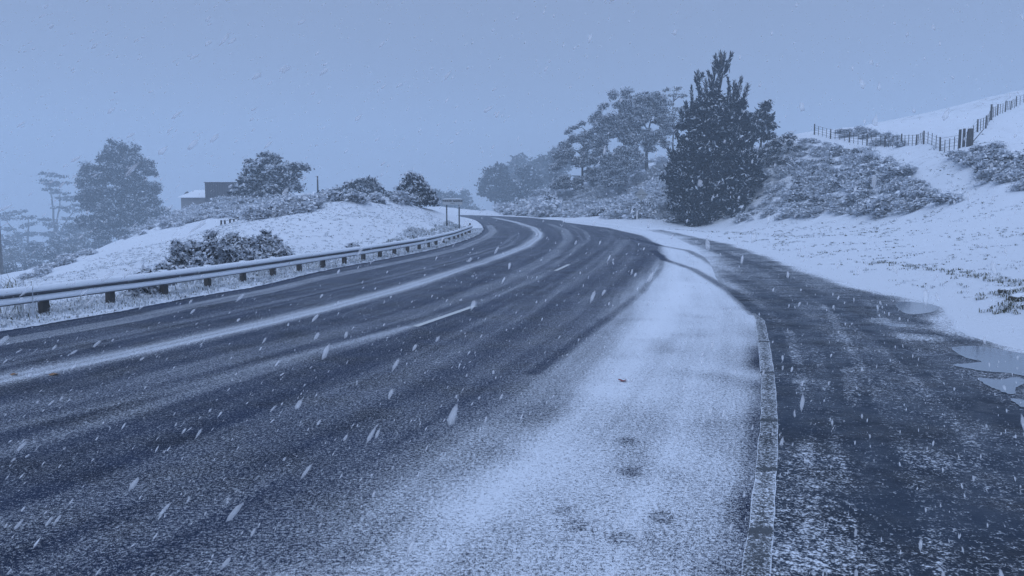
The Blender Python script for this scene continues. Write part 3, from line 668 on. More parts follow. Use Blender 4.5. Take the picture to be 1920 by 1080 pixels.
for k, (bx, Y, bl, lab) in enumerate([
    (868, 330, [(870, 362, 7), (865, 372, 9), (878, 376, 8), (858, 384, 9), (872, 388, 10), (885, 392, 7)], "faint hazy tree behind the right post of the white sign"),
    (830, 290, [(815, 362, 9), (830, 368, 9), (845, 366, 9), (822, 378, 12), (842, 382, 12), (808, 376, 9)], "broad faint hazy tree behind the left post of the white sign"),
    (905, 400, [(895, 396, 7), (905, 400, 7), (914, 402, 6)], "lowest faint tree at the end of the road left of the gum")]):
    make_tree("hazy_tree", lab, "tree", (bx, 398), Y, bl, "leaf", .7, 22, .42, .25, .6, 1.0, 50 + k, .22, limbs=5)

# --- left hill
b = []
r = rng(14)
for y, w in ((334, 7), (345, 14), (354, 22), (363, 28), (372, 33), (380, 34)):
    for k in np.linspace(-1, 1, max(2, w // 6)): b.append((776 + k * w + (y - 350) * .1, y, 6.5))
b += [(771, 328, 4), (787, 343, 5), (792, 352, 6)]
make_tree("conifer", "small dark pyramid-shaped conifer on the mound left of the white sign", "tree", (780, 388), 76, b, "pine", .38, 26, .18, .75, .6, 1.3, 15, .16, floor=.08, trunk_pts=[(775, 350), (772, 328)], aspect=2, out=True, limbs=8)
b = [(663, 350, 10), (680, 344, 10), (698, 342, 10), (708, 352, 9), (665, 363, 12), (685, 360, 14), (703, 366, 12), (715, 371, 7), (655, 368, 8), (690, 374, 10)]
make_tree("round_tree", "rounded bushy tree on the skyline left of the pyramid conifer", "tree", (685, 380), 98, b, "leaf", .5, 26, .25, .6, .6, 1.2, 16, .2, floor=.12, limbs=6)
b = [(505, 293, 9), (512, 302, 9), (498, 306, 8), (480, 305, 8), (474, 320, 9), (488, 322, 12), (505, 318, 10), (520, 325, 14), (538, 315, 12), (555, 312, 8), (566, 310, 5), (572, 316, 4), (545, 328, 12), (470, 335, 12), (492, 338, 14), (515, 342, 15), (540, 342, 13), (550, 350, 9), (460, 350, 10), (480, 355, 12), (505, 358, 12), (530, 356, 12), (446, 360, 8)]
make_tree("windswept_tree", "large ragged windswept tree leaning right beside the dark hilltop building", "tree", (505, 372), 102, b, "leaf", .5, 28, .25, .7, .6, 1.2, 17, .3, floor=.18, trunk_pts=[(505, 340), (510, 305)], limbs=12)
b = []
r = rng(18)
for y, x0, x1 in ((286, 228, 242), (298, 205, 250), (312, 190, 260), (326, 180, 268), (342, 182, 272), (358, 180, 272), (374, 176, 275), (392, 180, 278), (410, 186, 276), (426, 194, 268), (440, 200, 256)):
    for x in np.linspace(x0, x1, max(2, int((x1 - x0) / 15))): b.append((x + r.uniform(-6, 6), y + r.uniform(-8, 8), r.uniform(7, 12)))
b += [(232, 270, 5), (238, 277, 6), (228, 280, 6), (170, 313, 4), (173, 320, 6), (160, 370, 8), (172, 374, 9), (282, 400, 12), (298, 398, 10), (290, 412, 10), (278, 425, 10), (305, 405, 7), (168, 350, 5), (276, 325, 5), (160, 410, 9), (172, 420, 9)]
make_tree("large_cypress", "largest tree on the left, dense tall cypress with an uneven rounded top", "tree", (222, 452), 185, b, "leaf", .65, 30, .30, .5, .75, 1.9, 18, .5, trunk_pts=[(224, 420), (226, 350), (234, 285)], limbs=16)
b = [(92, 326, 8, .5), (105, 330, 6, .5), (84, 340, 8, .6), (98, 345, 10, .6), (110, 342, 7, .5), (95, 356, 6), (112, 362, 8, .6), (124, 370, 6, .5), (132, 374, 4, .5), (120, 390, 8, .5), (140, 395, 8, .5), (150, 385, 7, .5), (84, 412, 7, .5), (96, 420, 7), (112, 425, 9, .6), (130, 410, 8, .5), (108, 440, 12), (125, 440, 12), (92, 438, 9), (140, 432, 10)]
make_tree("tall_gum", "tall thin gum with forked bare stems and small flat tufts left of the large cypress", "tree", (103, 480), 290, b, "leaf", .6, 22, .33, .3, .4, .75, 19, .26, trunk_pts=[[(103, 440), (101, 395), (94, 360), (96, 335)], [(104, 440), (110, 400), (113, 360)], [(106, 450), (122, 420), (140, 392)]], limbs=14, flatz=.5)
b = [(20, 402, 10, .5), (36, 396, 9, .5), (50, 408, 8, .5), (8, 410, 9, .5), (55, 422, 8), (40, 440, 9), (15, 430, 9, .5), (58, 438, 8), (28, 450, 14), (6, 446, 12), (50, 460, 12)]
make_tree("bent_tree", "low bent tree with a curved leaning trunk at the far left edge", "tree", (45, 475), 290, b, "leaf", .6, 20, .33, .3, .4, .7, 20, .26, trunk_pts=[[(38, 450), (24, 430), (12, 412)], [(52, 440), (54, 412)]], limbs=10, flatz=.55)
r = rng(33)
lay_ = [(30, 480, 24, 105), (75, 470, 22, 110), (120, 465, 22, 112), (160, 450, 20, 115), (60, 505, 22, 88), (105, 490, 20, 92), (145, 475, 17, 98), (185, 455, 17, 108), (15, 515, 20, 80), (180, 430, 18, 120), (0, 470, 20, 116), (140, 430, 17, 125)]
ORD = ['first', 'second', 'third', 'fourth', 'fifth', 'sixth', 'seventh', 'eighth', 'ninth', 'tenth', 'eleventh', 'twelfth']
order = np.argsort(np.argsort([q[0] + q[1] * .001 for q in lay_]))
for k, (x, y, R, Y) in enumerate(lay_):
    bl = [(x + r.uniform(-1, 1) * R, y + r.uniform(-.7, .6) * R, R * r.uniform(.35, .6)) for _ in range(8)]
    make_tree("scrub_tree", "low hazy scrub tree in the foggy left valley, " + ORD[order[k]] + " of twelve from the left", "tree", (x, y + R), Y * 2.0, bl, "pale" if k % 3 == 0 else "leaf", .6, 22, .33, .5, .5, .9, 60 + k, .14, group="scrub trees in the foggy valley on the left", limbs=4)

# ------------------------------------------------------------------ shrubs (individual plants sharing a few meshes)
protos = {}
def shrub_mesh(kind, seed, n=12, sub=.34, per=26, leaf=.17, snow=.6, mat="bush", floor=.08):
    r = rng(seed); bl = []
    for _ in range(n):
        a = r.uniform(0, 6.28); q = r.uniform(0, .65); h = r.uniform(.15, .75) * (1 - q * .5)
        bl.append((math.cos(a) * q, math.sin(a) * q, h, r.uniform(.25, .42), r.uniform(.2, .34)))
    V, F, sn = blob_leaves(bl, sub, per, leaf, r, .6, snow, .72, 1.5, False, 1.5, floor)
    V[:, 2] = np.maximum(V[:, 2], -.15)
    me_o = mk(kind, V, F, M[mat], fattrs={"snow": sn}); me = me_o.data
    bpy.data.objects.remove(me_o); return me
sh_dark = [shrub_mesh("shrub", 100 + k, snow=1.1) for k in range(4)]
sh_mid = [shrub_mesh("shrub", 110 + k, snow=2.2, mat="bush", floor=.78) for k in range(4)]
sh_pale = [shrub_mesh("shrub", 120 + k, snow=2.6, mat="pale", leaf=.16, floor=.9) for k in range(4)]
def in_poly(x, y, poly):
    c = False; n = len(poly)
    for i in range(n):
        (x1, y1), (x2, y2) = poly[i], poly[i - 1]
        if (y1 > y) != (y2 > y) and x < (x2 - x1) * (y - y1) / (y2 - y1) + x1: c = not c
    return c
def spots(poly, n, size, seed, sink, y0, y1, minpx):
    r = rng(seed); xs = [p[0] for p in poly]; ys = [p[1] for p in poly]; tries = 0; out = []
    while len(out) < n and tries < n * 14:
        tries += 1; x, y = r.uniform(min(xs), max(xs)), r.uniform(min(ys), max(ys))
        if not in_poly(x, y, poly) or any((x - q[0]) ** 2 + (y - q[1]) ** 2 < minpx ** 2 for q in out): continue
        h = hit(x, y, y0, y1)
        if h is None or edge_d(h[0], h[1]) < .6: continue
        s = r.uniform(*size)
        out.append((x, y, (h[0], h[1], h[2] - sink * s), (s * r.uniform(.85, 1.3), s * r.uniform(.85, 1.3), s * r.uniform(.7, 1.1)), r.uniform(0, 6.28), int(r.integers(4))))
    return out
def scatter(poly, n, meshes, size, label, group, seed, sink=.12, y0=20, y1=200, minpx=0):
    S_ = spots(poly, n, size, seed, sink, y0, y1, minpx)
    if not S_: return
    for rank, k in enumerate(sorted(range(len(S_)), key=lambda k: S_[k][0])):
        x, y, loc, sc3, rz, m = S_[k]
        o = bpy.data.objects.new("shrub", meshes[m]); COL.objects.link(o); o.location = loc; o.scale = sc3; o.rotation_euler = (0, 0, rz)
        tag(o, ORD2(rank + 1) + " from left of the " + label, "shrub", group)
def ORD2(n):
    return {1: 'first', 2: 'second', 3: 'third'}.get(n) or str(n) + ('st' if n % 10 == 1 and n != 11 else 'nd' if n % 10 == 2 and n != 12 else 'rd' if n % 10 == 3 and n != 13 else 'th')
def scrub(name, poly, n, meshes, size, label, seed, mat, sink=.15, y0=20, y1=200, minpx=0):
    """dense low growth that reads as one ground cover: a single object"""
    Vs, Fs, Sn, k = [], [], [], 0
    data = []
    for me in meshes:
        v = np.empty(len(me.vertices) * 3, np.float32); me.vertices.foreach_get("co", v); sn = np.empty(len(me.polygons), np.float32); me.attributes["snow"].data.foreach_get("value", sn); data.append((v.reshape(-1, 3), sn))
    for x, y, loc, sc3, rz, m in spots(poly, n, size, seed, sink, y0, y1, minpx):
        v, sn = data[m]; h = len(sn) // 2; v = v[:h * 4]; sn = sn[:h]      # half the leaves are enough at this distance
        c, s_ = math.cos(rz), math.sin(rz); q = v * sc3; q = np.stack([q[:, 0] * c - q[:, 1] * s_, q[:, 0] * s_ + q[:, 1] * c, q[:, 2]], 1) + loc
        Vs.append(q); Fs.append(np.arange(len(q)).reshape(-1, 4) + k); Sn.append(sn); k += len(q)
    o = mk(name, np.concatenate(Vs), np.concatenate(Fs), mat, fattrs={"snow": np.concatenate(Sn)}); tag(o, label, "scrub", kind="stuff")
BANK = [(1400, 300), (1520, 262), (1640, 290), (1700, 330), (1760, 375), (1790, 388), (1660, 402), (1520, 410), (1400, 420), (1350, 415), (1385, 340)]
scrub("bank_scrub", BANK, 300, sh_pale, (.45, 1.15), "pale frosted scrub covering the open cut bank on the right", 190, M["pale"], minpx=3.5)
scatter([(1500, 300), (1560, 280), (1640, 290), (1700, 330), (1760, 375), (1790, 388), (1660, 402), (1520, 410), (1470, 400)], 48, sh_mid, (.8, 1.5), "snowy shrubs on the cut bank", "shrubs on the open cut bank", 201, minpx=13)
scatter([(1450, 300), (1560, 275), (1640, 300), (1600, 360), (1540, 395), (1500, 400), (1480, 350)], 11, sh_dark, (.6, 1.0), "darker shrubs on the cut bank", "darker shrubs on the open cut bank", 202, minpx=18)
scatter([(1395, 330), (1440, 290), (1500, 262), (1500, 285), (1440, 330), (1400, 375)], 10, sh_dark, (.8, 1.3), "dark shrubs on the crest beside the tallest pine", "dark shrubs below the crest tree", 204, minpx=14)
scatter([(1565, 250), (1610, 246), (1705, 262), (1700, 276), (1640, 272), (1580, 258)], 14, sh_mid, (.6, .95), "shrubs against the crest fence", "shrubs against the crest fence", 205, minpx=9)
scatter([(1780, 300), (1805, 284), (1860, 282), (1930, 305), (1930, 345), (1880, 335), (1800, 315)], 16, sh_mid, (.8, 1.3), "snow-topped shrubs below the gatepost at top right", "shrubs at the top right below the hillside fence", 206, minpx=14)
scatter([(1830, 320), (1930, 325), (1930, 358), (1860, 345)], 8, sh_pale, (.7, 1.1), "pale shrubs at the right edge below the gatepost shrubs", "pale shrubs at the right edge", 207, minpx=14)
UNDER = [(1000, 408), (1030, 380), (1060, 345), (1100, 320), (1180, 310), (1225, 290), (1290, 300), (1300, 412), (1200, 411), (1120, 408)]
scrub("under_scrub", UNDER, 330, sh_pale, (.9, 1.7), "pale frosted undergrowth on the roadside bank below the big evergreens", 208, M["pale"], minpx=4, y1=160)
scatter([(1060, 402), (1090, 365), (1160, 370), (1200, 340), (1250, 330), (1265, 370), (1240, 410), (1150, 405)], 24, sh_dark, (.7, 1.2), "dark bushes under the big evergreens", "dark bushes under the big evergreens", 209, minpx=14)
scatter([(1240, 395), (1290, 380), (1330, 415), (1265, 418)], 7, sh_dark, (.8, 1.2), "dark low bushes at the foot of the tallest pine", "bushes at the foot of the tallest pine", 210, minpx=12)
HILLL = [(310, 430), (350, 390), (430, 378), (560, 372), (600, 378), (560, 400), (480, 415), (400, 408), (330, 425)]
scrub("hill_scrub", HILLL, 150, sh_pale, (.6, 1.2), "pale frosted scrub on the slope below the hilltop buildings", 211, M["pale"], minpx=5)
scatter([(510, 395), (600, 372), (605, 384), (560, 400), (520, 408)], 13, sh_mid, (.6, 1.0), "dark shrubs between the windswept tree and the bare mound", "dark shrubs on the shoulder of the hill", 212, minpx=10)
scatter([(380, 395), (420, 375), (470, 372), (560, 372), (470, 392)], 12, sh_mid, (.7, 1.2), "shrubs at the foot of the dark hilltop building", "shrubs under the dark building", 213, minpx=10)
scatter([(600, 377), (660, 375), (760, 378), (760, 381), (660, 379)], 6, sh_mid, (.7, 1.2), "hazy shrubs along the skyline behind the bare mound", "shrubs along the mound skyline", 214, minpx=7, y1=130)
scatter([(240, 455), (300, 425), (345, 405), (335, 398), (290, 415), (230, 448)], 14, sh_pale, (.7, 1.2), "pale shrubs along the upper edge of the left field", "pale shrubs along the field edge", 215, minpx=9)
scatter([(60, 528), (130, 496), (180, 476), (170, 470), (110, 495), (40, 525)], 10, sh_pale, (.5, .9), "pale shrubs where the left field drops into the valley", "pale shrubs at the drop into the valley", 216, minpx=10)
scrub("far_scrub", [(935, 402), (960, 385), (1000, 370), (1045, 365), (1040, 407), (990, 406)], 90, sh_pale, (1.4, 3.0), "misty frosted scrub at the foot of the far hazy trees", 217, M["pale"], minpx=3)
# skyline bushes behind the mound
for k, (x, y, R, Y) in enumerate([(620, 366, 8, 112), (637, 362, 9, 115), (606, 368, 6, 108), (728, 368, 8, 118), (745, 372, 6, 112)]):
    r = rng(70 + k); bl = [(x + r.uniform(-1, 1) * R, y + r.uniform(-.6, .6) * R, R * .55) for _ in range(5)]
    make_tree("bushy_tree", "small hazy bushy tree on the skyline, " + ["second", "third", "first", "fourth", "fifth"][k] + " of five from the left", "tree", (x, y + 8), Y, bl, "leaf", .5, 22, .28, .4, .6, 1.0, 80 + k, .1, group="small skyline trees beside the round tree", limbs=3)

# near bushes behind the guardrail: each its own plant with its own dense mesh
def near_bush(px, topy, w, Y, seed, label, mat="bush", snow=1.7):
    r = rng(seed); p = P(px, 400, Y); gz = float(H(p[0], Y)[0]); top = P(px, topy, Y)[2]; hgt = top - gz; W = w * 1.22 / FPX * Y / 2
    t = empty("bush", (p[0], Y, gz)); tag(t, label, "bush", None); bl = []
    for _ in range(34):
        a = r.uniform(0, 6.28); q = r.uniform(0, 1) ** .5; z = hgt * r.uniform(.05, .9) * (1 - .45 * q * q)
        bl.append((math.cos(a) * q * W * .85, math.sin(a) * q * W * .7, z, W * r.uniform(.18, .3), W * r.uniform(.16, .26)))
    V, F, sn = blob_leaves(bl, .12, 26, .075, r, .6, snow, 1.0, 2.0, True, .5, .56)
    mk("foliage", V, F, M[mat], t, fattrs={"snow": sn}); mb = MB()
    for b in bl[:14]:
        e2 = np.array(b[:3]); mb.tube([np.array([0, 0, -.1]), e2 * [.5, .5, .45], e2], [.03, .018, .007], 5)
    mb.build("stems", M["bark"], t, smooth=True)
near_bush(340, 440, 84, 26.5, 301, "dark rounded snow-clotted bush at the left end of the clump behind the guardrail")
near_bush(392, 421, 84, 28.5, 302, "tallest of the snow-clotted bushes behind the guardrail")
near_bush(440, 422, 90, 29.5, 303, "wide snow-clotted bush in the middle of the clump behind the guardrail")
near_bush(492, 424, 80, 31.5, 304, "spiky-topped snow-clotted bush right of the middle of the clump behind the guardrail")
near_bush(525, 448, 50, 33, 305, "low bush at the right end of the clump behind the guardrail")
near_bush(262, 500, 40, 21.5, 306, "small low bush just behind the guardrail near the left bush clump", snow=.8)
near_bush(660, 455, 26, 41, 307, "little twiggy bush behind the guardrail below the bare mound", snow=.8)
near_bush(775, 440, 22, 54, 308, "little twiggy bush behind the guardrail left of the white sign", snow=.8)

# ------------------------------------------------------------------ grass (uncountable)
def grass(name, xs, ys, length, r, snow, seedz=0, width=.012, lean=.5, n=7):
    z = H(xs, ys); m_ = len(xs)
    base = np.repeat(np.stack([xs, ys, z], 1), n, 0) + r.normal(0, 1, (m_ * n, 3)) * [.05, .05, 0]
    L = np.repeat(length, n)[:, None] * r.uniform(.5, 1.2, (m_ * n, 1)); az = r.uniform(0, 6.28, m_ * n); d = np.stack([np.cos(az), np.sin(az), 0 * az], 1)
    ln = r.uniform(.1, 1, (m_ * n, 1)) * lean; mid = base + d * L * ln * .4 + np.array([0, 0, 1]) * L * .6; tip = base + d * L * ln * 1.3 + np.array([0, 0, 1]) * L * (.95 - .4 * ln)
    s = np.cross(d, [0, 0, 1.0]) * np.maximum(width, 0.0006 * base[:, 1:2])
    V = np.stack([base - s, base + s, mid + s * .8, mid - s * .8, tip + s * .25, tip - s * .25], 1).reshape(-1, 3)
    k = np.arange(m_ * n)[:, None] * 6; F = np.concatenate([k + [0, 1, 2, 3], k + [3, 2, 4, 5]])
    sn = (r.uniform(size=m_ * n) < snow) * r.uniform(.6, 1, m_ * n); o = mk(name, V, F, M["grass"], fattrs={"snow": np.concatenate([sn, sn])}); tag(o, kind="stuff"); return o
r = rng(400)
n_ = 9000; yy = 9 + 62 * r.uniform(0, 1, n_) ** 1.6; off = r.uniform(.02, 3.2, n_) ** 1.0
xx = interp(cL, yy) - off - .02
ln_ = np.clip(.06 + .07 * off, .07, .20) * r.uniform(.6, 1.2, n_) * (.7 + .5 * (smooth_noise(xx, yy, 2.0, 61) > .1))
tag(grass("verge_grass", xx, yy, ln_, r, .93, lean=1.0), "rough snow-covered grass along the left road edge under the guardrail", "grass")
yy = 12 + 60 * r.uniform(0, 1, 7000) ** 1.1; xx = XR(yy) + 1.0 + 26 * r.uniform(0, 1, 7000); keep = (xx / yy < .72) & (smooth_noise(xx, yy, 1.2, 71) > .05)
tag(grass("field_grass", xx[keep], yy[keep], np.full(keep.sum(), .075) * r.uniform(.5, 1.3, keep.sum()), r, .8, lean=1.2), "short grass tips poking through the snow of the right verge", "grass")
yy = 20 + 50 * r.uniform(0, 1, 6000); xx = interp(cL, yy) - 3 - 20 * r.uniform(0, 1, 6000)
tag(grass("mound_grass", xx, yy, np.full(6000, .06) * r.uniform(.5, 1.3, 6000), r, .94, lean=1.2), "thin grass tips poking through the snow on the left mound and field", "grass")
# long pale stalks at the far left edge behind the rail
r = rng(401); yy = r.uniform(17, 22, 60); xx = (-960 + r.uniform(-10, 60, 60)) / FPX * yy
tag(grass("tall_stalks", xx, yy, np.full(60, .95), r, .8, lean=.9, n=4, width=.008), "tall bent pale stalks behind the guardrail at the left edge", "grass")

# earth clods and ditch edge at right
def clod(px, py, s, seed, label):
    g = hit(px, py, 8, 60); r = rng(seed); 
    u, v = np.meshgrid(np.linspace(0, 2 * math.pi, 14, endpoint=False), np.linspace(.15, math.pi - .15, 8)); u, v = u.ravel(), v.ravel()
    d = np.stack([np.cos(u) * np.sin(v), np.sin(u) * np.sin(v), np.cos(v)], 1); rad = 1 + .25 * smooth_noise(d[:, 0] * 2 + seed, d[:, 1] * 2 + d[:, 2], 2.3, seed)
    V = d * rad[:, None] * np.array([s, s * .7, s * .42]); F = [(a * 14 + b, a * 14 + (b + 1) % 14, (a + 1) * 14 + (b + 1) % 14, (a + 1) * 14 + b) for a in range(7) for b in range(14)] + [tuple(range(14))[::-1], tuple(98 + b for b in range(14))]
    o = mk("earth_clod", V, F, M["rock"], smooth=True); o.location = (g[0], g[1], g[2] + s * .08); tag(o, label, "earth clod")
clod(1893, 549, .26, 1, "dark earth clod at the right edge, upper one of the pair")
clod(1916, 562, .30, 2, "dark earth clod at the right edge, lower one of the pair")
r = rng(402); k_ = 130; tt = r.uniform(0, 1, k_); q = np.array([ditch[0] + (ditch[-1] - ditch[0]) * t_ for t_ in tt]) 
q = np.stack([np.interp(tt * (len(ditch) - 1), np.arange(len(ditch)), ditch[:, k]) for k in (0, 1)], 1) + r.normal(0, .22, (k_, 2))
tag(grass("ditch_grass", q[:, 0], q[:, 1], np.full(k_, .10), r, .6, lean=1.0, n=9), "dark grass along the ditch lip across the right verge", "grass")
cl = np.array([hit(1893, 551, 8, 60)[:2], hit(1915, 564, 8, 60)[:2], hit(1905, 580, 8, 60)[:2]])
q = cl[r.integers(0, 3, 120)] + r.normal(0, .30, (120, 2))
tag(grass("clod_grass", q[:, 0], q[:, 1], np.full(120, .10), r, .5, lean=1.0, n=10), "dark grass tuft around the earth clods at the right edge", "grass")

# ------------------------------------------------------------------ fences
def fence(name, label, pts, h=1.15, battens=3, wires=4, big=()):
    """pts = list of (photo x, distance); posts stand on the terrain"""
    P3 = []
    for (px, Y) in pts:
        x = (px - 960) / FPX * Y * (1.0 / 1.0); P3.append(np.array([x, Y, float(H(x, Y)[0])]))
    t = empty(name, P3[0]); tag(t, label, "fence"); b0 = P3[0]; r = rng(len(pts))
    for i, p in enumerate(P3):
        mb = MB(); rad = .11 if i in big else .075; hh = h * (1.25 if i in big else 1) * r.uniform(.93, 1.08); q = p - b0
        lx, ly = r.normal(0, .03, 2)
        mb.tube([q - [0, 0, .3], q + [lx * .5, ly * .5, hh * .5], q + [lx, ly, hh]], [rad, rad * .97, rad * .9], 8); po = mb.build("post", M["timber"], t)
        mb = MB(); mb.tube([q + [lx, ly, hh - .01], q + [lx, ly, hh + .05]], [rad, rad * .5], 8); mb.build("snow_cap", M["snow"], po)
    for a, b_ in zip(P3[:-1], P3[1:]):
        for k in range(battens):
            f_ = (k + 1) / (battens + 1); q = a + (b_ - a) * f_; q[2] = float(H(q[0], q[1])[0]); q = q - b0
            mb = MB(); mb.box(q + [0, 0, h * .48], (.045, .045, h * .9)); mb.build("batten", M["timber"], t)
    mb = MB()
    for k in range(wires):
        hh = h * (.22 + .68 * k / (wires - 1)); mb.tube([p - b0 + [0, 0, hh] for p in P3], .012, 4, False)
    mb.build("wire", M["wire"], t); return t
fence("wire_fence", "wire fence with timber posts and thin battens along the crest above the cut bank", [(1519, 94), (1549, 91), (1584, 88), (1617, 85), (1650, 82), (1680, 79), (1708, 76), (1722, 73), (1753, 68), (1788, 63)], big=(9,))
fence("wire_fence", "wire fence climbing the snowy hillside at the top right corner", [(1796, 64), (1820, 70), (1835, 75), (1844, 80), (1855, 84), (1869, 90), (1879, 95), (1889, 99), (1908, 104), (1935, 108)], battens=2, big=(0, 3, 8))
fence("wire_fence", "short remnant of fence with leaning thin posts in the left field behind the bushes", [(416, 62), (424, 62), (432, 62), (440, 62), (449, 61.5), (458, 61)], h=.95, battens=0, wires=3)
# strainer brace
x, Y = (1796 - 960) / FPX * 64, 64.0; z = float(H(x, Y)[0])
t = empty("strainer_post", (x - .55, 62.2, float(H(x - .55, 62.2)[0]))); tag(t, "thick squat gatepost at the corner where the two right-hand fences meet", "post")
mb = MB(); mb.tube([[0, 0, -.3], [0, 0, 1.0], [0, 0, 1.3]], [.25, .24, .18], 10); mb.build("post", M["timber"], t)
mb = MB(); mb.tube([[.1, .1, .1], [2.4, 2.4, 1.5]], [.06, .05], 6); mb.build("brace", M["timber"], t)

# ------------------------------------------------------------------ place-name sign
Ys = 65.0; xs0, xs1 = (838 - 960) / FPX * Ys, (861.3 - 960) / FPX * Ys; zg = float(H((xs0 + xs1) / 2, Ys)[0])
top = P(848, 373, Ys)[2]; bot = P(848, 384, Ys)[2]; pw = 37 / FPX * Ys; cx = (849 - 960) / FPX * Ys
t = empty("road_sign", (cx, Ys, zg)); tag(t, "white place-name sign on two dark posts behind the end of the guardrail", "sign")
mb = MB(); mb.box((0, 0, (top + bot) / 2 - zg), (pw, .03, top - bot)); pnl = mb.build("panel", M["signface"], t)
def text(body, size, z, parent, mat, x=0, y=-.018, thick=.001, bold=.0):
    cu = bpy.data.curves.new("text", 'FONT'); cu.body = body; cu.size = size; cu.align_x = 'CENTER'; cu.align_y = 'CENTER'; cu.extrude = thick; cu.offset = bold
    o = bpy.data.objects.new("lettering", cu); COL.objects.link(o); bpy.context.view_layer.update()
    me = bpy.data.meshes.new_from_object(o.evaluated_get(bpy.context.evaluated_depsgraph_get())); bpy.data.objects.remove(o)
    o = bpy.data.objects.new("lettering", me); me.materials.clear(); me.materials.append(mat); COL.objects.link(o)
    o.parent = parent; o.location = (x, y, z); o.rotation_euler = (math.pi / 2, 0, 0); return o
hh = top - bot; zm = (top + bot) / 2 - zg
text("WINCEY SADDLE", .21, zm + hh * .14, pnl, M["letter"], bold=.012); text("570 m", .13, zm - hh * .27, pnl, M["letter"], bold=.003)
mb = MB(); mb.box((0, 0, top - zg + .02), (pw, .05, .045), 0, .8); mb.build("snow_cap", M["snow"], t)
for xq in (xs0, xs1):
    mb = MB(); mb.tube([[xq - cx, .05, -.4], [xq - cx, .05, bot - zg + .25]], .06, 8); mb.build("post", M["greypost"], t)
# diamond warning sign far right side
Yd = 90.0; xd = (1201 - 960) / FPX * Yd; zg = float(H(xd, Yd)[0]); zc = P(1201, 365, Yd)[2] - zg
t = empty("warning_sign", (xd, Yd, zg)); tag(t, "faint frosted diamond-shaped warning sign on a thin pole in front of the bank bushes", "sign")
mb = MB(); s = .72; V = np.array([[0, 0, s], [s, 0, 0], [0, 0, -s], [-s, 0, 0]]); V = np.vstack([V + [0, -.012, 0], V + [0, .012, 0]]) + [0, 0, zc]
mb.add(V, [(0, 3, 2, 1), (4, 5, 6, 7), (0, 1, 5, 4), (1, 2, 6, 5), (2, 3, 7, 6), (3, 0, 4, 7)]); mb.build("panel", M["diamond"], t)
mb = MB(); mb.tube([[0, .06, -.3], [0, .06, zc + .2]], .04, 6); mb.build("pole", M["greypost"], t)
mb = MB(); mb.box((0, -.02, zc), (1.36, .012, .05)); mb.build("stripe", M["greypost"], t)
# edge marker post
Ym = 88.0; xm = (1193.5 - 960) / FPX * Ym; zg = float(H(xm, Ym)[0]); hm = max(.9, P(1193, 397, Ym)[2] - zg)
t = empty("marker_post", (xm, Ym, zg)); tag(t, "short white roadside marker post left of the diamond sign", "marker post")
mb = MB(); mb.box((0, 0, hm / 2 - .1), (.15, .06, hm + .2), 0, .9); mb.build("post", M["whitepost"], t)
mb = MB(); mb.box((0, 0, hm + .02), (.15, .08, .04), 0, .6); mb.build("snow_cap", M["snow"], t)
# utility poles
def upole(px, topy, Y, rad, label):
    x = (px - 960) / FPX * Y; z = float(H(x, Y)[0]); tz = P(px, topy, Y)[2]
    t = empty("utility_pole", (x, Y, z)); tag(t, label, "pole")
    mb = MB(); mb.tube([[0, 0, -.4], [0, 0, (tz - z) / 2], [0, 0, tz - z]], [rad * 1.2, rad, rad * .85], 8); mb.build("pole", M["timber"], t)
    mb = MB(); mb.tube([[0, 0, tz - z], [0, 0, tz - z + .05]], [rad * .8, rad * .4], 8); mb.build("snow_cap", M["snow"], t)
upole(598.5, 330, 108, .11, "thin lone timber pole on the skyline between the windswept tree and the round tree")
upole(-1, 342, 112, .28, "thick timber pole cut off by the left edge of the photo")

# ------------------------------------------------------------------ hilltop buildings
def building(px0, px1, topy, Y, depth, label, wall, kind, topy2=None):
    x0, x1 = (px0 - 960) / FPX * Y, (px1 - 960) / FPX * Y; w = x1 - x0; cx = (x0 + x1) / 2; cy = Y + depth / 2
    z0 = min(float(H(a, b)[0]) for a in (x0, x1) for b in (Y, Y + depth)) - .5; zt_ = P((px0 + px1) / 2, topy, Y)[2]
    t = empty("farm_shed", (cx, cy, z0)); tag(t, label, "building"); h = zt_ - z0
    mb = MB()
    if kind == "box":
        mb.box((0, 0, h / 2), (w, depth, h)); n = int(w / .35)
        for k in range(n): mb.box((-w / 2 + (k + .5) * w / n, -depth / 2 - .015, h / 2), (.05, .026, h - .02))
        mb.build("wall", M[wall], t)
        mb = MB(); mb.box((0, 0, h + .05), (w + .2, depth + .2, .1)); mb.build("roof", M["greypost"], t)
        mb = MB(); mb.box((0, 0, h + .115), (w + .1, depth + .1, .03), 0, .98); mb.build("snow", M["snow"], t)
    else:
        zt2 = P((px0 + px1) / 2, topy2, Y)[2] - z0; W = w / 2
        V = [[-W, -depth / 2, 0], [W, -depth / 2, 0], [W, depth / 2, 0], [-W, depth / 2, 0], [-W, -depth / 2, zt2], [W, -depth / 2, zt2], [W, depth / 2, zt2], [-W, depth / 2, zt2], [-W, 0, h - .05], [W, 0, h - .05]]
        mb.add(V, [(0, 1, 5, 4), (2, 3, 7, 6), (1, 2, 6, 9, 5), (3, 0, 4, 8, 7)]); mb.build("wall", M[wall], t)
        mb = MB(); e = .35
        for sgn in (-1, 1):
            A = np.array([[-W - e + (1.2 if sgn < 0 else 0) * 0, sgn * (depth / 2 + e), zt2 - .15], [W + e, sgn * (depth / 2 + e), zt2 - .15], [W + e - .4, 0, h], [-W - e + 1.6, 0, h]])
            V = np.vstack([A, A + [0, 0, .12]]); mb.add(V, [(0, 3, 2, 1), (4, 5, 6, 7), (0, 1, 5, 4), (1, 2, 6, 5), (2, 3, 7, 6), (3, 0, 4, 7)])
        mb.build("roof", M["snow"], t)
building(388.5, 448, 342.5, 118, 5, "dark flat-topped box-shaped building on the hilltop left of the windswept tree", "wall", "box")
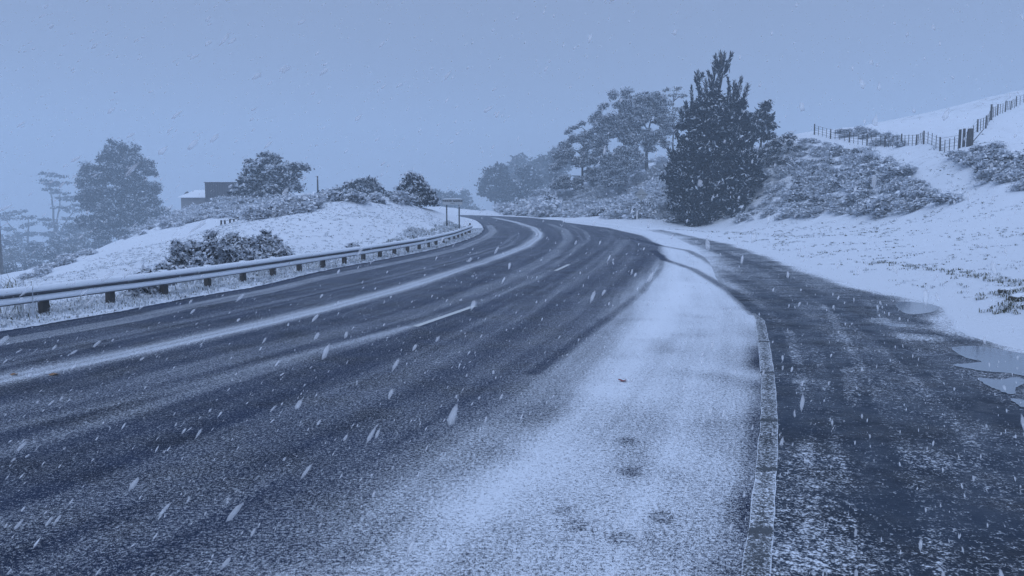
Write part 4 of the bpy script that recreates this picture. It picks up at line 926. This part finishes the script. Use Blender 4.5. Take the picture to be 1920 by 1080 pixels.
building(343, 390, 357, 121, 5, "low pale hut with a snow-covered roof left of the dark hilltop building", "wallpale", "gable", 369)

# ------------------------------------------------------------------ fallen leaves
def leaf_on_road(px, py, s, mat, label):
    g = G(px, py); a = np.linspace(0, 2 * math.pi, 12, endpoint=False); rr = 1 + .35 * np.sin(3 * a + px)
    ring = np.stack([np.cos(a) * s * rr, np.sin(a) * s * .7 * rr, .004 + .012 * np.cos(2 * a + 1) + .012], 1)
    V = np.vstack([[0, 0, .006], ring, [0, 0, .004], ring - [0, 0, .002]])
    F = [(0, 1 + k, 1 + (k + 1) % 12) for k in range(12)] + [(13, 14 + (k + 1) % 12, 14 + k) for k in range(12)] + [(1 + k, 14 + k, 14 + (k + 1) % 12, 1 + (k + 1) % 12) for k in range(12)]
    o = mk("fallen_leaf", V, F, mat); o.location = (g[0], g[1], g[2] + .006); tag(o, label, "leaf")
leaf_on_road(1168, 716, .055, M["red"], "small dark red leaf lying on the snowy shoulder")
leaf_on_road(103, 704, .07, M["orange"], "orange-brown leaf on the road's snow ridge, right one of two")
leaf_on_road(28, 704, .05, M["orange"], "orange-brown leaf on the road's snow ridge, left one of two")
leaf_on_road(905, 564, .05, M["snow"], "small white scrap on the road just past the long painted dash")

# ------------------------------------------------------------------ falling snow: small clotted flakes hanging in the air
r = rng(500); nf = 36000
Yf = (2.4 ** 2.0 + (24 ** 2.0 - 2.4 ** 2.0) * r.uniform(0, 1, nf)) ** (1 / 2.0)
Xf = r.uniform(-.78, .78, nf) * Yf; Zf = CAM_H + r.uniform(-.52, .36, nf) * Yf
kp = Zf > zr(Yf) + .05; Xf, Yf, Zf = Xf[kp], Yf[kp], Zf[kp]; nf = len(Xf)
ico = np.array([[0, 0, 1.0], [.9, 0, .35], [.28, .85, .35], [-.72, .53, .35], [-.72, -.53, .35], [.28, -.85, .35], [.72, .53, -.4], [-.28, .85, -.4], [-.9, 0, -.4], [-.28, -.85, -.4], [.72, -.53, -.4], [0, 0, -1.0]])
itri = np.array([(0, 1, 2), (0, 2, 3), (0, 3, 4), (0, 4, 5), (0, 5, 1), (1, 6, 2), (2, 7, 3), (3, 8, 4), (4, 9, 5), (5, 10, 1), (6, 7, 2), (7, 8, 3), (8, 9, 4), (9, 10, 5), (10, 6, 1), (11, 7, 6), (11, 8, 7), (11, 9, 8), (11, 10, 9), (11, 6, 10)])
ax = np.array([.36, .80, .62]) + r.normal(0, .12, (nf, 3)); ax /= np.linalg.norm(ax, axis=1, keepdims=True)
u = np.cross(ax, [0, 0, 1.0]); u /= np.linalg.norm(u, axis=1, keepdims=True); v = np.cross(ax, u)
rad = (.0029 * np.clip(r.lognormal(0, .5, nf), .3, 1.5))[:, None, None]; el = r.uniform(2.5, 5.5, nf)[:, None, None]
shp = ico[None] * (1 + r.normal(0, .2, (nf, 12, 1)))
V = np.stack([Xf, Yf, Zf], 1)[:, None, :] + rad * (shp[:, :, 2:3] * el * ax[:, None, :] + shp[:, :, 0:1] * u[:, None, :] + shp[:, :, 1:2] * v[:, None, :])
F = (itri[None] + np.arange(nf)[:, None, None] * 12).reshape(-1, 3)
fl = mk("falling_snow", V.reshape(-1, 3), F, M["flake"], smooth=True); tag(fl, "small white snowflakes drifting down everywhere in the air", "snowfall", kind="stuff")

r = rng(501); nb = 420
Yb = r.uniform(1.1, 3.6, nb); Xb = r.uniform(-.75, .75, nb) * Yb; Zb = CAM_H + r.uniform(-.5, .3, nb) * Yb; kp = Zb > .1
Xb, Yb, Zb = Xb[kp], Yb[kp], Zb[kp]; nb = len(Xb); axb = np.array([.36, .80, .62]) + r.normal(0, .10, (nb, 3)); axb /= np.linalg.norm(axb, axis=1, keepdims=True)
ub = np.cross(axb, [0, 0, 1.0]); ub /= np.linalg.norm(ub, axis=1, keepdims=True); vb = np.cross(axb, ub)
rb = r.uniform(.0018, .0055, nb)[:, None, None]; eb = r.uniform(2.5, 5, nb)[:, None, None]; shp = ico[None] * (1 + r.normal(0, .22, (nb, 12, 1)))
V = np.stack([Xb, Yb, Zb], 1)[:, None, :] + rb * (shp[:, :, 2:3] * eb * axb[:, None, :] + shp[:, :, 0:1] * ub[:, None, :] + shp[:, :, 1:2] * vb[:, None, :])
m, t, bs = newmat("loose near flake"); bs.inputs["Base Color"].default_value = (0.88, 0.9, 0.94, 1); bs.inputs["Roughness"].default_value = 0.9; bs.inputs["Alpha"].default_value = 0.32; bs.inputs["Specular IOR Level"].default_value = 0.0
fl = mk("falling_snow", V.reshape(-1, 3), (itri[None] + np.arange(nb)[:, None, None] * 12).reshape(-1, 3), m, smooth=True); tag(fl, "loose faint snowflakes close by in the air", "snowfall", kind="stuff")

# ------------------------------------------------------------------ haze
hz = bpy.data.materials.new("haze"); hz.use_nodes = True; t = hz.node_tree; t.nodes.clear()
o_ = t.nodes.new("ShaderNodeOutputMaterial"); pv = t.nodes.new("ShaderNodeVolumePrincipled")
pv.inputs["Color"].default_value = (.80, .91, 1.0, 1); pv.inputs["Density"].default_value = 0.0023; pv.inputs["Anisotropy"].default_value = 0.0
t.links.new(pv.outputs[0], o_.inputs["Volume"])
zlo = float(Z_.min()) - 1.0; zhi = max(float(Z_.max()), 25) + 2
mb = MB(); mb.box((0, 0, (zlo + zhi) / 2), (1500, 1500, zhi - zlo)); hb = mb.build("haze", hz); tag(hb, kind="stuff")
print("terrain z", Z_.min(), Z_.max(), "faces", sum(len(o.data.polygons) for o in bpy.data.objects if o.type == 'MESH'))
